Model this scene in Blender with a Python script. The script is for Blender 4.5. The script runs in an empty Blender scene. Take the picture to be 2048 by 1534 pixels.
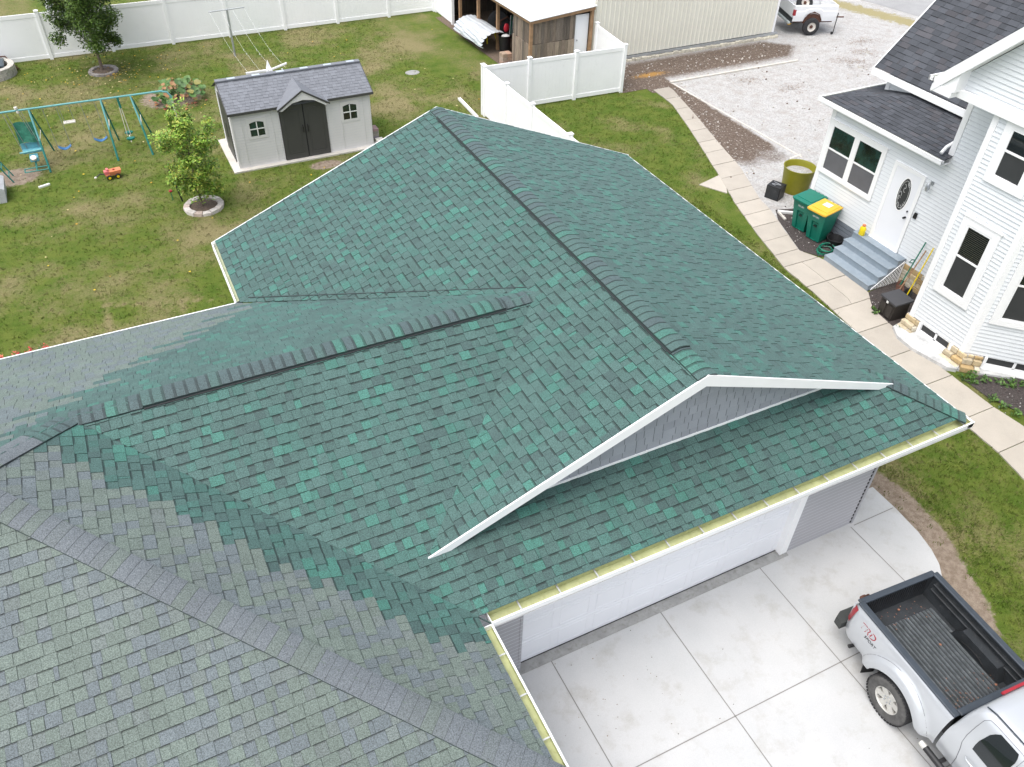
import bpy, math, random
from mathutils import Vector, Matrix, noise as mnoise
R_=math.radians
random.seed(7)
sc=bpy.context.scene
col=sc.collection
# ------------------------------------------------------------------ camera
cd=bpy.data.cameras.new('camera'); cam=bpy.data.objects.new('camera',cd); col.objects.link(cam)
cd.sensor_width=36; cd.lens=36*1632.9/2048; cd.clip_end=3000; cd.clip_start=.05
cam.matrix_world=Matrix(((0.8968290652947883,0.2758201935154482,-0.34586247048729807,-11.858),
 (-0.4417386167620593,0.6003565212412071,-0.6666626147192436,-5.467),
 (0.023761778208267536,0.7506632189286063,0.66025760854694,12.843),(0,0,0,1)))
sc.camera=cam
# ------------------------------------------------------------------ sky, sun, exposure
SUN_EL,SUN_AZ=R_(68),R_(255)      # azimuth clockwise from +Y
w=bpy.data.worlds.new('World'); sc.world=w; w.use_nodes=True
nt=w.node_tree; bg=nt.nodes['Background']
sky=nt.nodes.new('ShaderNodeTexSky'); sky.sky_type='NISHITA'; sky.sun_disc=False
sky.sun_elevation=SUN_EL; sky.sun_rotation=SUN_AZ; sky.dust_density=4; sky.air_density=1.0; sky.ozone_density=1
hs=nt.nodes.new('ShaderNodeHueSaturation'); hs.inputs['Saturation'].default_value=.42   # thin even cloud takes the blue out of the sky
nt.links.new(sky.outputs[0],hs.inputs['Color']); nt.links.new(hs.outputs[0],bg.inputs[0]); bg.inputs[1].default_value=.15
sd=bpy.data.lights.new('sun','SUN'); sd.energy=.8; sd.angle=R_(60); sd.color=(1,.985,.96)
so=bpy.data.objects.new('sun',sd); col.objects.link(so)
sv=Vector((math.sin(SUN_AZ)*math.cos(SUN_EL),math.cos(SUN_AZ)*math.cos(SUN_EL),math.sin(SUN_EL)))
so.rotation_euler=sv.to_track_quat('Z','Y').to_euler(); so.location=(-30,-40,60)
sc.view_settings.view_transform='Standard'; sc.view_settings.look='None'
sc.view_settings.exposure=1.02; sc.view_settings.gamma=1
sc.render.engine='CYCLES'
# ------------------------------------------------------------------ helpers
ORG={}
class MB:
    def __init__(s): s.v=[]; s.f=[]; s.m=[]; s.c=[]
    def face(s,pts,m=0,c=None):
        n=len(s.v); s.v+= [tuple(p) for p in pts]; s.f.append(tuple(range(n,n+len(pts)))); s.m.append(m); s.c.append(c)
    def raw(s,vs,fs,m=0,c=None):
        n=len(s.v); s.v+=[tuple(p) for p in vs]
        for f in fs: s.f.append(tuple(n+i for i in f)); s.m.append(m); s.c.append(c)
    def box(s,a,b,m=0,c=None,rz=0,piv=None,M=None):
        x0,y0,z0=a; x1,y1,z1=b
        vs=[Vector(p) for p in ((x0,y0,z0),(x1,y0,z0),(x1,y1,z0),(x0,y1,z0),(x0,y0,z1),(x1,y0,z1),(x1,y1,z1),(x0,y1,z1))]
        if rz:
            p=Vector(piv) if piv else Vector(((x0+x1)/2,(y0+y1)/2,0)); Q=Matrix.Rotation(rz,3,'Z'); p.z=0
            vs=[Q@(v-p)+p for v in vs]
        if M: vs=[M@v for v in vs]
        s.raw(vs,((0,3,2,1),(4,5,6,7),(0,1,5,4),(1,2,6,5),(2,3,7,6),(3,0,4,7)),m,c)
    def slab(s,o,u,v,n,m=0,c=None):   # box from corner o with edge vectors
        o,u,v,n=map(Vector,(o,u,v,n)); vs=[o,o+u,o+u+v,o+v,o+n,o+u+n,o+u+v+n,o+v+n]
        s.raw(vs,((0,3,2,1),(4,5,6,7),(0,1,5,4),(1,2,6,5),(2,3,7,6),(3,0,4,7)),m,c)
    def prism(s,poly,d,m=0,c=None,mt=None):
        n=len(poly); P=[Vector(p) for p in poly]; d=Vector(d); Q=[p+d for p in P]
        s.face(P[::-1],m,c); s.face(Q,m if mt is None else mt,c)
        for i in range(n): j=(i+1)%n; s.face([P[i],P[j],Q[j],Q[i]],m,c)
    def tube(s,pts,r,n=8,m=0,c=None,cap=True,r2=None):
        P=[Vector(p) for p in pts]; k=len(P); rs=[r+( (r2-r)*i/(k-1) if r2 is not None else 0) for i in range(k)] if not isinstance(r,(list,tuple)) else r
        base=len(s.v); prev=None
        for i,p in enumerate(P):
            t=(P[min(i+1,k-1)]-P[max(i-1,0)]).normalized()
            if prev is None: a=t.orthogonal().normalized()
            else: a=(prev-t*prev.dot(t)); a=a.normalized() if a.length>1e-6 else t.orthogonal().normalized()
            prev=a; b=t.cross(a)
            for j in range(n):
                q=2*math.pi*j/n; s.v.append(tuple(p+(a*math.cos(q)+b*math.sin(q))*rs[i]))
        for i in range(k-1):
            for j in range(n):
                s.f.append((base+i*n+j,base+i*n+(j+1)%n,base+(i+1)*n+(j+1)%n,base+(i+1)*n+j)); s.m.append(m); s.c.append(c)
        if cap:
            s.f.append(tuple(base+j for j in range(n))[::-1]); s.m.append(m); s.c.append(c)
            s.f.append(tuple(base+(k-1)*n+j for j in range(n))); s.m.append(m); s.c.append(c)
    def lathe(s,o,prof,n=20,ax=(0,0,1),m=0,c=None,sx=1,sy=1):
        o=Vector(o); ax=Vector(ax).normalized(); a=ax.orthogonal().normalized()
        if abs(ax.z)>.99: a=Vector((1,0,0))
        b=ax.cross(a); base=len(s.v); k=len(prof)
        for r,h in prof:
            for j in range(n):
                q=2*math.pi*j/n; s.v.append(tuple(o+ax*h+(a*math.cos(q)*sx+b*math.sin(q)*sy)*r))
        for i in range(k-1):
            for j in range(n):
                s.f.append((base+i*n+j,base+i*n+(j+1)%n,base+(i+1)*n+(j+1)%n,base+(i+1)*n+j)); s.m.append(m); s.c.append(c)
    def grid(s,rows,m=0,c=None,close=False):
        base=len(s.v); n=len(rows[0])
        for r in rows: s.v+=[tuple(p) for p in r]
        for i in range(len(rows)-1):
            for j in range(n if close else n-1):
                s.f.append((base+i*n+j,base+i*n+(j+1)%n,base+(i+1)*n+(j+1)%n,base+(i+1)*n+j)); s.m.append(m); s.c.append(c)
    def ico(s,o,r,sc3=(1,1,1),m=0,c=None,jit=0,n=8,k=5):
        o=Vector(o); rows=[]
        for i in range(k+1):
            th=math.pi*i/k
            rows.append([o+Vector((sc3[0]*r*math.sin(th)*math.cos(2*math.pi*j/n),sc3[1]*r*math.sin(th)*math.sin(2*math.pi*j/n),sc3[2]*r*math.cos(th)))*(1+random.uniform(-jit,jit)) for j in range(n)])
        s.grid(rows,m,c,close=True)
    def build(s,name,mats,parent=None,smooth=None,local=False,label=None,bevel=0):
        if not isinstance(mats,(list,tuple)): mats=[mats]
        if parent is not None: org=ORG[parent]
        elif local: org=Vector((0,0,0))
        else:
            xs=[v[0] for v in s.v]; ys=[v[1] for v in s.v]; zs=[v[2] for v in s.v]
            org=Vector(((min(xs)+max(xs))/2,(min(ys)+max(ys))/2,min(zs)))
        me=bpy.data.meshes.new(name)
        me.from_pydata([(v[0]-org.x,v[1]-org.y,v[2]-org.z) for v in s.v],[],s.f)
        for m in mats: me.materials.append(m)
        me.polygons.foreach_set('material_index',s.m)
        if any(c is not None for c in s.c):
            at=me.color_attributes.new('Col','FLOAT_COLOR','CORNER'); arr=[]
            for f,c in zip(s.f,s.c):
                c=c or (1,1,1); arr+=(c[0],c[1],c[2],1)*len(f)
            at.data.foreach_set('color',arr)
        me.validate(); me.update()
        if smooth is not None:
            me.polygons.foreach_set('use_smooth',[True]*len(me.polygons)); me.set_sharp_from_angle(angle=R_(smooth))
        o=bpy.data.objects.new(name,me); col.objects.link(o)
        if parent is not None: o.parent=parent; ORG[o]=org
        else: o.location=org; ORG[o]=org
        if label: o['label']=label
        if bevel:
            b=o.modifiers.new('bevel','BEVEL'); b.width=bevel; b.segments=2; b.limit_method='ANGLE'; b.angle_limit=R_(40)
        return o
def tag(o,label=None,cat=None,group=None,kind=None):
    if label: o['label']=label
    if cat: o['category']=cat
    if group: o['group']=group
    if kind: o['kind']=kind
    return o
def thing(name,label,cat,loc=(0,0,0),rz=0,group=None,local=False):
    o=bpy.data.objects.new(name,None); col.objects.link(o); o.empty_display_size=.2
    o.location=loc; o.rotation_euler=(0,0,rz); ORG[o]=Vector((0,0,0)) if local else Vector(loc)
    tag(o,label,cat,group); return o
def struct(o): o['kind']='structure'; return o
def pn(x,y,s=1.0,z=0.0): return mnoise.noise(Vector((x*s,y*s,z)))
def fbm(x,y,s,z=0): return pn(x,y,s,z)+.5*pn(x,y,s*2.1,z+5)+.25*pn(x,y,s*4.3,z+9)
def text_mesh(txt,size,ext=.001):
    c=bpy.data.curves.new('t','FONT'); c.body=txt; c.size=size; c.extrude=ext; c.resolution_u=3
    o=bpy.data.objects.new('t',c); col.objects.link(o); dg=bpy.context.evaluated_depsgraph_get()
    me=bpy.data.meshes.new_from_object(o.evaluated_get(dg)); vs=[v.co.copy() for v in me.vertices]; fs=[tuple(p.vertices) for p in me.polygons]
    bpy.data.objects.remove(o); bpy.data.curves.remove(c); bpy.data.meshes.remove(me); return vs,fs
# ------------------------------------------------------------------ materials
def mat(name,colr=(.5,.5,.5),rough=.6,metal=0,var=0,vs=3,col2=None,mixs=1.5,bump=0,bs=60,attr=False,fine=0,fs=250,spec=.5,coat=0,stretch=None,stain=None,ws=False):
    m=bpy.data.materials.new(name); m.use_nodes=True; t=m.node_tree; N=t.nodes; L=t.links
    b=N['Principled BSDF']; b.inputs['Roughness'].default_value=rough; b.inputs['Metallic'].default_value=metal
    b.inputs['Specular IOR Level'].default_value=spec
    if coat: b.inputs['Coat Weight'].default_value=coat; b.inputs['Coat Roughness'].default_value=.06
    if ws: g=N.new('ShaderNodeNewGeometry'); co=g.outputs['Position']
    else: tc=N.new('ShaderNodeTexCoord'); co=tc.outputs['Object']
    if stretch:
        mp=N.new('ShaderNodeMapping'); mp.inputs['Scale'].default_value=stretch; L.new(co,mp.inputs['Vector']); co=mp.outputs[0]
    def nz(s,d=4,r=.6):
        n=N.new('ShaderNodeTexNoise'); n.inputs['Scale'].default_value=s; n.inputs['Detail'].default_value=d; n.inputs['Roughness'].default_value=r; L.new(co,n.inputs['Vector']); return n.outputs['Fac']
    def mix(a,bb,f,mode='MIX'):
        x=N.new('ShaderNodeMix'); x.data_type='RGBA'; x.blend_type=mode
        for s_,v in ((0,f),(6,a),(7,bb)):
            if hasattr(v,'links') or hasattr(v,'is_linked'): L.new(v,x.inputs[s_])
            else: x.inputs[s_].default_value=v if s_==0 else (*v[:3],1)
        return x.outputs[2]
    def ramp(f,a,bb,lo=0,hi=1):
        r=N.new('ShaderNodeMapRange'); r.inputs[1].default_value=a; r.inputs[2].default_value=bb; r.inputs[3].default_value=lo; r.inputs[4].default_value=hi; L.new(f,r.inputs[0]); return r.outputs[0]
    if attr: a=N.new('ShaderNodeAttribute'); a.attribute_name='Col'; c=a.outputs['Color']
    else:
        r=N.new('ShaderNodeRGB'); r.outputs[0].default_value=(*colr,1); c=r.outputs[0]
    if col2: c=mix(c,col2,ramp(nz(mixs),.4,.62))
    if stain: c=mix(c,stain[0],ramp(nz(stain[1],5,.7),stain[2],stain[3],0,stain[4]))
    if var: 
        f=ramp(nz(vs,3),.3,.7,1-var,1+var); cc=N.new('ShaderNodeCombineColor')
        for i in range(3): L.new(f,cc.inputs[i])
        c=mix(c,cc.outputs[0],1.0,'MULTIPLY')
    if fine:
        f=ramp(nz(fs,2,.7),.3,.7,1-fine,1+fine); cc=N.new('ShaderNodeCombineColor')
        for i in range(3): L.new(f,cc.inputs[i])
        c=mix(c,cc.outputs[0],1.0,'MULTIPLY')
    L.new(c,b.inputs['Base Color'])
    if bump:
        bn=N.new('ShaderNodeBump'); bn.inputs['Strength'].default_value=bump; bn.inputs['Distance'].default_value=.01; L.new(nz(bs,3),bn.inputs['Height']); L.new(bn.outputs[0],b.inputs['Normal'])
    return m
M={}
M['shingle']=mat('asphalt_shingle',attr=True,rough=.72,var=.07,vs=.9,fine=.55,fs=75,bump=.3,bs=160,spec=.5)
b_=M['shingle'].node_tree.nodes['Principled BSDF']; b_.inputs['Sheen Weight'].default_value=.13; b_.inputs['Sheen Roughness'].default_value=.45; b_.inputs['Sheen Tint'].default_value=(.7,1,.97,1)
M['vent']=mat('ridge_vent_plastic',(.012,.014,.016),.7)
M['white']=mat('white_aluminium',(.88,.88,.88),.4,var=.02,vs=2)
M['vinyl']=mat('white_vinyl',(.93,.93,.935),.5,var=.02,vs=1.2,stain=((.62,.62,.6),3,.6,.8,.35))
M['gutin']=mat('gutter_inside',(.44,.46,.24),.7,var=.12,vs=6,stain=((.30,.31,.12),9,.5,.75,.6))
M['gutin_pale']=mat('gutter_inside_pale',(.56,.60,.42),.7,var=.1,vs=6,stain=((.35,.4,.25),9,.55,.75,.5))
M['hang']=mat('hanger_metal',(.52,.53,.53),.4,metal=.3)
M['gwall']=mat('grey_siding',(.37,.365,.385),.55,var=.03,vs=2)
M['shake']=mat('grey_shake',(.23,.245,.275),.6,attr=True,var=.04,vs=3,fine=.05,fs=80)
M['dark']=mat('dark_gap',(.02,.02,.02),.8)
M['door_w']=mat('garage_door_white',(.82,.83,.86),.4,var=.02,vs=1,stain=((.7,.7,.7),4,.6,.8,.3))
M['apron']=mat('garage_slab',(.30,.30,.29),.8,var=.15,vs=5,stain=((.18,.17,.15),12,.5,.7,.6))
M['drive']=mat('driveway_concrete',(.455,.46,.458),.85,var=.06,vs=.6,fine=.07,fs=90,bump=.1,bs=90,col2=(.485,.485,.48),mixs=.5,stain=((.33,.305,.265),2.3,.52,.78,.6))
M['joint']=mat('concrete_joint',(.22,.21,.2),.9)
M['walk']=mat('walkway_concrete',(.50,.43,.355),.9,attr=True,var=.07,vs=2,fine=.08,fs=80,bump=.15,bs=70,stain=((.30,.26,.21),4,.55,.8,.45))
M['lapshade']=mat('lap_shadow_line',(.58,.60,.62),.7,var=.1,vs=6)  # contact shadow of the siding laps, painted as a grey strip
M['wsid']=mat('pale_vinyl_siding',(.76,.785,.80),.5,var=.02,vs=1.5)
M['greyboard']=mat('grey_painted_board',(.20,.225,.26),.6,var=.1,vs=5,stain=((.3,.33,.36),15,.5,.8,.4))
M['step']=mat('grey_painted_step',(.25,.30,.345),.55,var=.06,vs=4,fine=.05,stain=((.36,.40,.44),7,.5,.75,.5))
M['stone']=mat('limestone_block',(.52,.42,.26),.9,attr=True,var=.2,vs=9,fine=.12,fs=60,bump=.6,bs=25)
M['mortar']=mat('whitewashed_concrete',(.55,.55,.54),.9,var=.12,vs=4,stain=((.3,.31,.32),5,.5,.7,.7),bump=.5,bs=20)
M['glass']=mat('window_glass',(.012,.016,.018),.04,spec=.8)
M['glass_t']=mat('window_glass_upper',(.02,.05,.045),.05,col2=(.008,.012,.012),mixs=2.2,spec=.8)  # teal reflection painted into the dark glass colour in patches
M['screen']=mat('window_screen',(.115,.115,.125),.7,var=.08,vs=3)
M['darkscreen']=mat('dark_window_screen',(.035,.037,.038),.6,var=.1,vs=3)
M['roofgrey']=mat('grey_shingle',attr=True,rough=.9,var=.1,vs=.8,fine=.22,fs=110,bump=.3,bs=200,spec=.3)
M['barn']=mat('cream_metal_siding',(.74,.725,.63),.45,var=.02,vs=1)
M['wood_old']=mat('weathered_plank',(.22,.17,.13),.9,attr=True,var=.25,vs=4,fine=.25,fs=40,stretch=(6,6,.8),bump=.4,bs=30)
M['wood_new']=mat('lumber',(.33,.20,.11),.8,var=.2,vs=5,fine=.1,fs=60)
M['metal_s']=mat('bent_sheet_metal',(.60,.63,.66),.4,metal=.25,var=.06,vs=4)
M['metal_w']=mat('white_sheet_metal',(.74,.76,.78),.35,var=.03,vs=2,stain=((.5,.5,.48),10,.6,.8,.4))
M['shedwall']=mat('resin_shed_wall',(.64,.63,.62),.6,var=.02,vs=2)
M['shedroof']=mat('resin_shed_roof',(.165,.175,.195),.75,attr=True,var=.06,vs=3,fine=.1,fs=90)
M['sheddoor']=mat('resin_door',(.058,.058,.056),.5,var=.05,vs=3)
M['slab']=mat('shed_slab',(.55,.52,.47),.9,var=.1,vs=3,fine=.08)
M['bark']=mat('bark',(.17,.13,.10),.9,var=.25,vs=20,bump=.6,bs=40)
M['leaf_d']=mat('leaf_dark',attr=True,rough=.55,var=.15,vs=5)
M['mulch']=mat('mulch',(.13,.095,.07),.95,var=.4,vs=18,fine=.4,fs=60,bump=.8,bs=40)
M['edge_stone']=mat('edging_stone',(.36,.32,.29),.9,attr=True,var=.2,vs=14,fine=.15,fs=60,bump=.5,bs=30)
M['green_m']=mat('green_painted_steel',(.012,.17,.145),.35,var=.08,vs=5)
M['lgreen_m']=mat('worn_green_steel',(.13,.36,.36),.35,var=.12,vs=6)
M['chain']=mat('chain_steel',(.22,.23,.22),.5)
M['blue']=mat('blue_plastic',(.03,.14,.32),.45,var=.1,vs=6)
M['teal']=mat('teal_plastic',(.12,.34,.40),.45,var=.1,vs=6)
M['mesh']=mat('green_mesh',(.02,.14,.09),.8,var=.25,vs=12)
M['cream']=mat('cream_plastic',(.66,.62,.56),.5)
M['silver']=mat('silver_paint',(.50,.52,.54),.32,metal=.35,coat=.6,var=.02,vs=1.5)
M['wpaint']=mat('white_truck_paint',(.78,.79,.80),.35,coat=.4,var=.03,vs=2)
M['liner']=mat('bed_liner',(.022,.025,.028),.5,var=.3,vs=4,fine=.25,fs=50,stain=((.14,.13,.12),9,.6,.8,.5))
M['rib']=mat('bed_rib',(.085,.095,.10),.42,var=.35,vs=7,fine=.3,fs=70,stain=((.25,.22,.20),14,.6,.8,.5))
M['railcap']=mat('rail_cap',(.035,.045,.058),.5,var=.12,vs=5)
M['tyre']=mat('tyre_rubber',(.028,.028,.03),.85,var=.35,vs=14,bump=.5,bs=60)
M['wall_t']=mat('tyre_sidewall',(.085,.083,.08),.9,var=.3,vs=10)
M['rim']=mat('alloy_rim',(.58,.57,.53),.4,metal=.4,var=.1,vs=8)
M['red']=mat('red_plastic',(.30,.015,.025),.35)
M['redp']=mat('red_fuel_can',(.55,.02,.04),.4)
M['black']=mat('black_plastic',(.014,.014,.015),.5,var=.1,vs=5)
M['rust']=mat('rust',(.10,.045,.03),.9,var=.4,vs=20)
M['bing']=mat('bin_green',(.004,.155,.105),.42,var=.06,vs=4)
M['biny']=mat('bin_yellow',(.72,.42,.04),.45,var=.05,vs=5)
M['paper']=mat('label_white',(.75,.75,.73),.6)
M['yellow']=mat('yellow_plastic',(.78,.60,.01),.4)
M['orange']=mat('orange_plastic',(.62,.20,.09),.5)
M['pink']=mat('faded_pink_plastic',(.62,.16,.16),.5)
M['olive']=mat('olive_plastic',(.22,.21,.008),.5,var=.1,vs=4)
M['brownbox']=mat('dark_brown_resin',(.030,.025,.022),.5,var=.1,vs=5)
M['hose']=mat('green_hose',(.01,.16,.10),.4)
M['brick']=mat('tan_block',(.38,.27,.22),.9,attr=True,var=.15,vs=10,fine=.1)
M['leafd']=mat('dry_leaf',(.42,.15,.05),.8,attr=True,var=.2,vs=10)
M['steel']=mat('galvanised_steel',(.42,.44,.46),.4,metal=.5,var=.1,vs=6)
M['road']=mat('road_asphalt',(.30,.30,.30),.9,var=.1,vs=1,fine=.15,fs=30)
# ground materials driven by a painted mask (red = bare soil, green = dryness)
def ground_mat(name,kind):
    m=bpy.data.materials.new(name); m.use_nodes=True; t=m.node_tree; N=t.nodes; L=t.links; b=N['Principled BSDF']
    b.inputs['Roughness'].default_value=.95; b.inputs['Specular IOR Level'].default_value=.2
    g=N.new('ShaderNodeNewGeometry'); co=g.outputs['Position']; at=N.new('ShaderNodeAttribute'); at.attribute_name='Col'
    sp=N.new('ShaderNodeSeparateColor'); L.new(at.outputs['Color'],sp.inputs[0])
    def nz(s,d=4,r=.6):
        n=N.new('ShaderNodeTexNoise'); n.inputs['Scale'].default_value=s; n.inputs['Detail'].default_value=d; n.inputs['Roughness'].default_value=r; L.new(co,n.inputs['Vector']); return n.outputs['Fac']
    def mr(f,a,bb,lo=0,hi=1):
        r=N.new('ShaderNodeMapRange'); r.inputs[1].default_value=a; r.inputs[2].default_value=bb; r.inputs[3].default_value=lo; r.inputs[4].default_value=hi; L.new(f,r.inputs[0]); return r.outputs[0]
    def mth(op,a,bb):
        x=N.new('ShaderNodeMath'); x.operation=op
        for i,v in enumerate((a,bb)):
            if isinstance(v,(int,float)): x.inputs[i].default_value=v
            else: L.new(v,x.inputs[i])
        return x.outputs[0]
    def mix(a,bb,f,mode='MIX'):
        x=N.new('ShaderNodeMix'); x.data_type='RGBA'; x.blend_type=mode
        for s_,v in ((0,f),(6,a),(7,bb)):
            if isinstance(v,(int,float)): x.inputs[s_].default_value=v
            elif isinstance(v,tuple): x.inputs[s_].default_value=(*v,1)
            else: L.new(v,x.inputs[s_])
        return x.outputs[2]
    if kind=='grass':
        c=mix((.068,.118,.011),(.116,.150,.024),mr(nz(1.7,5,.65),.38,.62))
        c=mix(c,(.175,.155,.066),mr(mth('ADD',nz(4.2,6,.72),mth('MULTIPLY',sp.outputs[1],.42)),.58,.92,0,.85))
        c=mix(c,(.27,.225,.12),mr(mth('ADD',nz(17,5,.75),mth('MULTIPLY',sp.outputs[1],.32)),.62,.88,0,.75))
        c=mix(c,(.022,.040,.006),mr(nz(13,6,.8),.50,.68,0,.42))
        c=mix(c,(.21,.20,.085),mr(nz(33,4,.8),.54,.70,0,.6))
        soil=mix((.21,.16,.12),(.30,.245,.19),mr(nz(7,5,.7),.4,.6))
        f=mr(mth('ADD',sp.outputs[0],mth('MULTIPLY',mth('SUBTRACT',nz(9,5,.75),.5),.9)),.42,.58)
        c=mix(c,soil,f)
        bs,bst=45,.9
    else:
        v=N.new('ShaderNodeTexVoronoi'); v.inputs['Scale'].default_value=26; L.new(co,v.inputs['Vector'])
        vb=N.new('ShaderNodeSeparateColor'); L.new(v.outputs['Color'],vb.inputs[0])
        c=mix((.36,.355,.345),(.50,.495,.485),mr(vb.outputs[0],.1,.8))
        c=mix(c,(.33,.29,.26),mr(nz(2.2,6,.7),.46,.72,0,.75))
        c=mix(c,(.24,.17,.12),mr(nz(5.5,5,.75),.62,.72,0,.75))
        c=mix(c,(.14,.12,.10),mr(nz(30,3,.7),.6,.75,0,.6))
        soil=mix((.10,.074,.057),(.165,.128,.103),mr(nz(9,6,.75),.4,.62))
        soil=mix(soil,(.52,.49,.46),mr(vb.outputs[1],.93,.98,0,.6))
        f=mr(mth('ADD',sp.outputs[0],mth('MULTIPLY',mth('SUBTRACT',nz(8,6,.8),.5),.8)),.35,.75)
        c=mix(c,soil,f)
        c=mix(c,(.36,.20,.055),mr(mth('ADD',sp.outputs[2],mth('SUBTRACT',nz(14,4,.7),.5)),.5,.75,0,.9))
        c=mix(c,(.30,.26,.12),mr(mth('ADD',sp.outputs[1],mth('MULTIPLY',mth('SUBTRACT',nz(3,5,.75),.5),1.3)),.45,.7,0,.9))
        bs,bst=50,.7
    L.new(c,b.inputs['Base Color'])
    bn=N.new('ShaderNodeBump'); bn.inputs['Strength'].default_value=bst; bn.inputs['Distance'].default_value=.03; L.new(nz(bs,3,.7),bn.inputs['Height']); L.new(bn.outputs[0],b.inputs['Normal'])
    return m
M['grass']=ground_mat('lawn_grass','grass'); M['gravel']=ground_mat('crushed_gravel','gravel')
# ================================================================== GROUND
def inpoly(x,y,P):
    c=False; n=len(P)
    for i in range(n):
        x0,y0=P[i]; x1,y1=P[(i+1)%n]
        if (y0>y)!=(y1>y) and x<(x1-x0)*(y-y0)/(y1-y0)+x0: c=not c
    return c
def segd(x,y,a,b):
    dx,dy=b[0]-a[0],b[1]-a[1]; t=max(0,min(1,((x-a[0])*dx+(y-a[1])*dy)/(dx*dx+dy*dy))); return math.hypot(x-a[0]-t*dx,y-a[1]-t*dy)
DRIVE=[(.31,1.34),(.31,.7),(.26,.05),(.16,-.38),(.02,-.7),(-.2,-.98),(-.45,-1.25),(-.8,-1.6),(-1.2,-2.1),(-1.35,-2.8),(-1.4,-14),(-9.6,-14),(-9.6,.9),(-.8,.9),(-.8,1.34)]
STRIP=[(.45,1.7),(.6,.9),(.5,-.1),(.15,-.9),(-.1,-1.6),(-.7,-2.5),(-.95,-3.4),(-1.1,-5)]
WL=[(3.44,.09),(3.63,.93),(3.73,2.78),(3.77,4.07),(3.88,5.12),(4.0,6.24),(4.13,7.45),(4.2,8.71),(4.69,10.52),(5.25,12.3),(5.9,13.96),(6.65,15.99),(7.22,17.56),(7.95,19.76),(8.07,21.34)]
WR=[(4.87,.0),(4.87,1.22),(4.78,2.01),(4.8,3.29),(4.81,3.92),(4.98,5.43),(5.06,6.13),(5.54,6.81),(5.57,8.6),(5.22,9.25),(6.05,11.58),(6.18,12.23),(7.03,14.35),(7.48,16.08),(8.21,18.61),(8.83,21.03)]
def lawn_mask(x,y):
    soil=0
    for (cx,cy,rx,ry) in ((-15.35,23.3,.8,.62),(-5.9,20.2,.55,.3),(-9.7,28.0,1.1,1.0)):
        d=math.hypot((x-cx)/rx,(y-cy)/ry); soil=max(soil,1.35-d*.85)
    d=min(segd(x,y,STRIP[i],STRIP[i+1]) for i in range(len(STRIP)-1)) if x<3 and y<3 else 9
    soil=max(soil,1.1-d*2.0)
    dry=.42+.8*fbm(x,y,.35,3)+.35*fbm(x,y,1.3,6)
    dry-=.10
    k_=max(0,min(1,(x-.5+fbm(x,y,.4,2)*1.5)/2.5)); dry=dry*(1-k_)+k_*(.15+.7*fbm(x,y,.6,8))
    if y>25: dry+=.10
    for (cx,cy,r) in ((-14.6,19.8,1.6),(-10.5,17,2),(-13,16,1.6),(-2,29,2.5),(-1.5,24,2.2)): 
        dry+=.30*max(0,1-math.hypot(x-cx,y-cy)/r)*(1+1.2*fbm(x,y,1.6,1))
    # faint tan outlines left by things that stood on the grass near the house
    for a,b in (((-13.45,13.3),(-13.4,14.75)),((-13.4,14.75),(-12.35,14.3)),((-11.6,13.5),(-11.6,14.15)),((-11.6,14.15),(-10.85,13.85))):
        dd=segd(x,y,a,b); dry+=max(0,.9-dd*10)
    return max(0,min(1,soil)),max(0,min(1,dry)),0
def lot_mask(x,y):
    soil=1.0 if False else 0
    # soil strip under the barn wall and along the walkway
    soil=max(soil,1.45-abs(y-23.2)/1.15) if x<16 else max(soil,1.45-abs(y-23.2)/1.15-(x-16)*.8)
    wx=8.15+(y-21.3)*.30+.95
    if y<22.5: soil=max(soil,max(0,min(1,(9.45-x+.12*pn(x,y,4))/.35))*max(0,min(1,(y-13.3+.6*pn(x,y,1.5))/2.2)))
    d=math.hypot(x-8.1,y-22.2); soil=max(soil,1.3-d/1.4)
    weeds=0
    if x>20: weeds=max(0,1.0-abs((x-24.3)+(y-25)*.35)/1.5)
    for (cx,cy,r) in ((19.6,21.2,1.1),(18.0,20.0,.9),(21.0,22.6,.9)): weeds=max(weeds,.55-math.hypot((x-cx),(y-cy)*1.5)/r*.5)
    org=max(0,.95-math.hypot((x-8.9)/1.3,(y-22.75)/.35)*.6)
    return max(0,min(1,soil)),max(0,min(1,weeds)),max(0,min(1,org))
def grid_sheet(name,xs,ys,z,fn,m,keep=None):
    vs=[];cs=[];idx={}
    for j,y in enumerate(ys):
        for i,x in enumerate(xs): vs.append((x,y,z)); cs.append((*fn(x,y),1))
    nx=len(xs); fs=[]
    for j in range(len(ys)-1):
        for i in range(nx-1):
            if keep is None or keep((xs[i]+xs[i+1])/2,(ys[j]+ys[j+1])/2): fs.append((j*nx+i,j*nx+i+1,(j+1)*nx+i+1,(j+1)*nx+i))
    me=bpy.data.meshes.new(name); me.from_pydata(vs,[],fs); me.materials.append(m)
    at=me.color_attributes.new('Col','FLOAT_COLOR','POINT'); at.data.foreach_set('color',[k for c in cs for k in c])
    o=bpy.data.objects.new(name,me); col.objects.link(o); ORG[o]=Vector((0,0,0)); return o
def rng(a,b,s): n=int(round((b-a)/s)); return [a+(b-a)*i/n for i in range(n+1)]
gx=[-1200,-300,-80,-30]+rng(-19,9.5,.15)+[14,22,30,60,200,1200]; gy=[-1200,-300,-60,-20]+rng(-7,35,.15)+[40,60,120,400,1200]
struct(grid_sheet('ground',gx,gy,0,lawn_mask,M['grass']))
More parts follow.
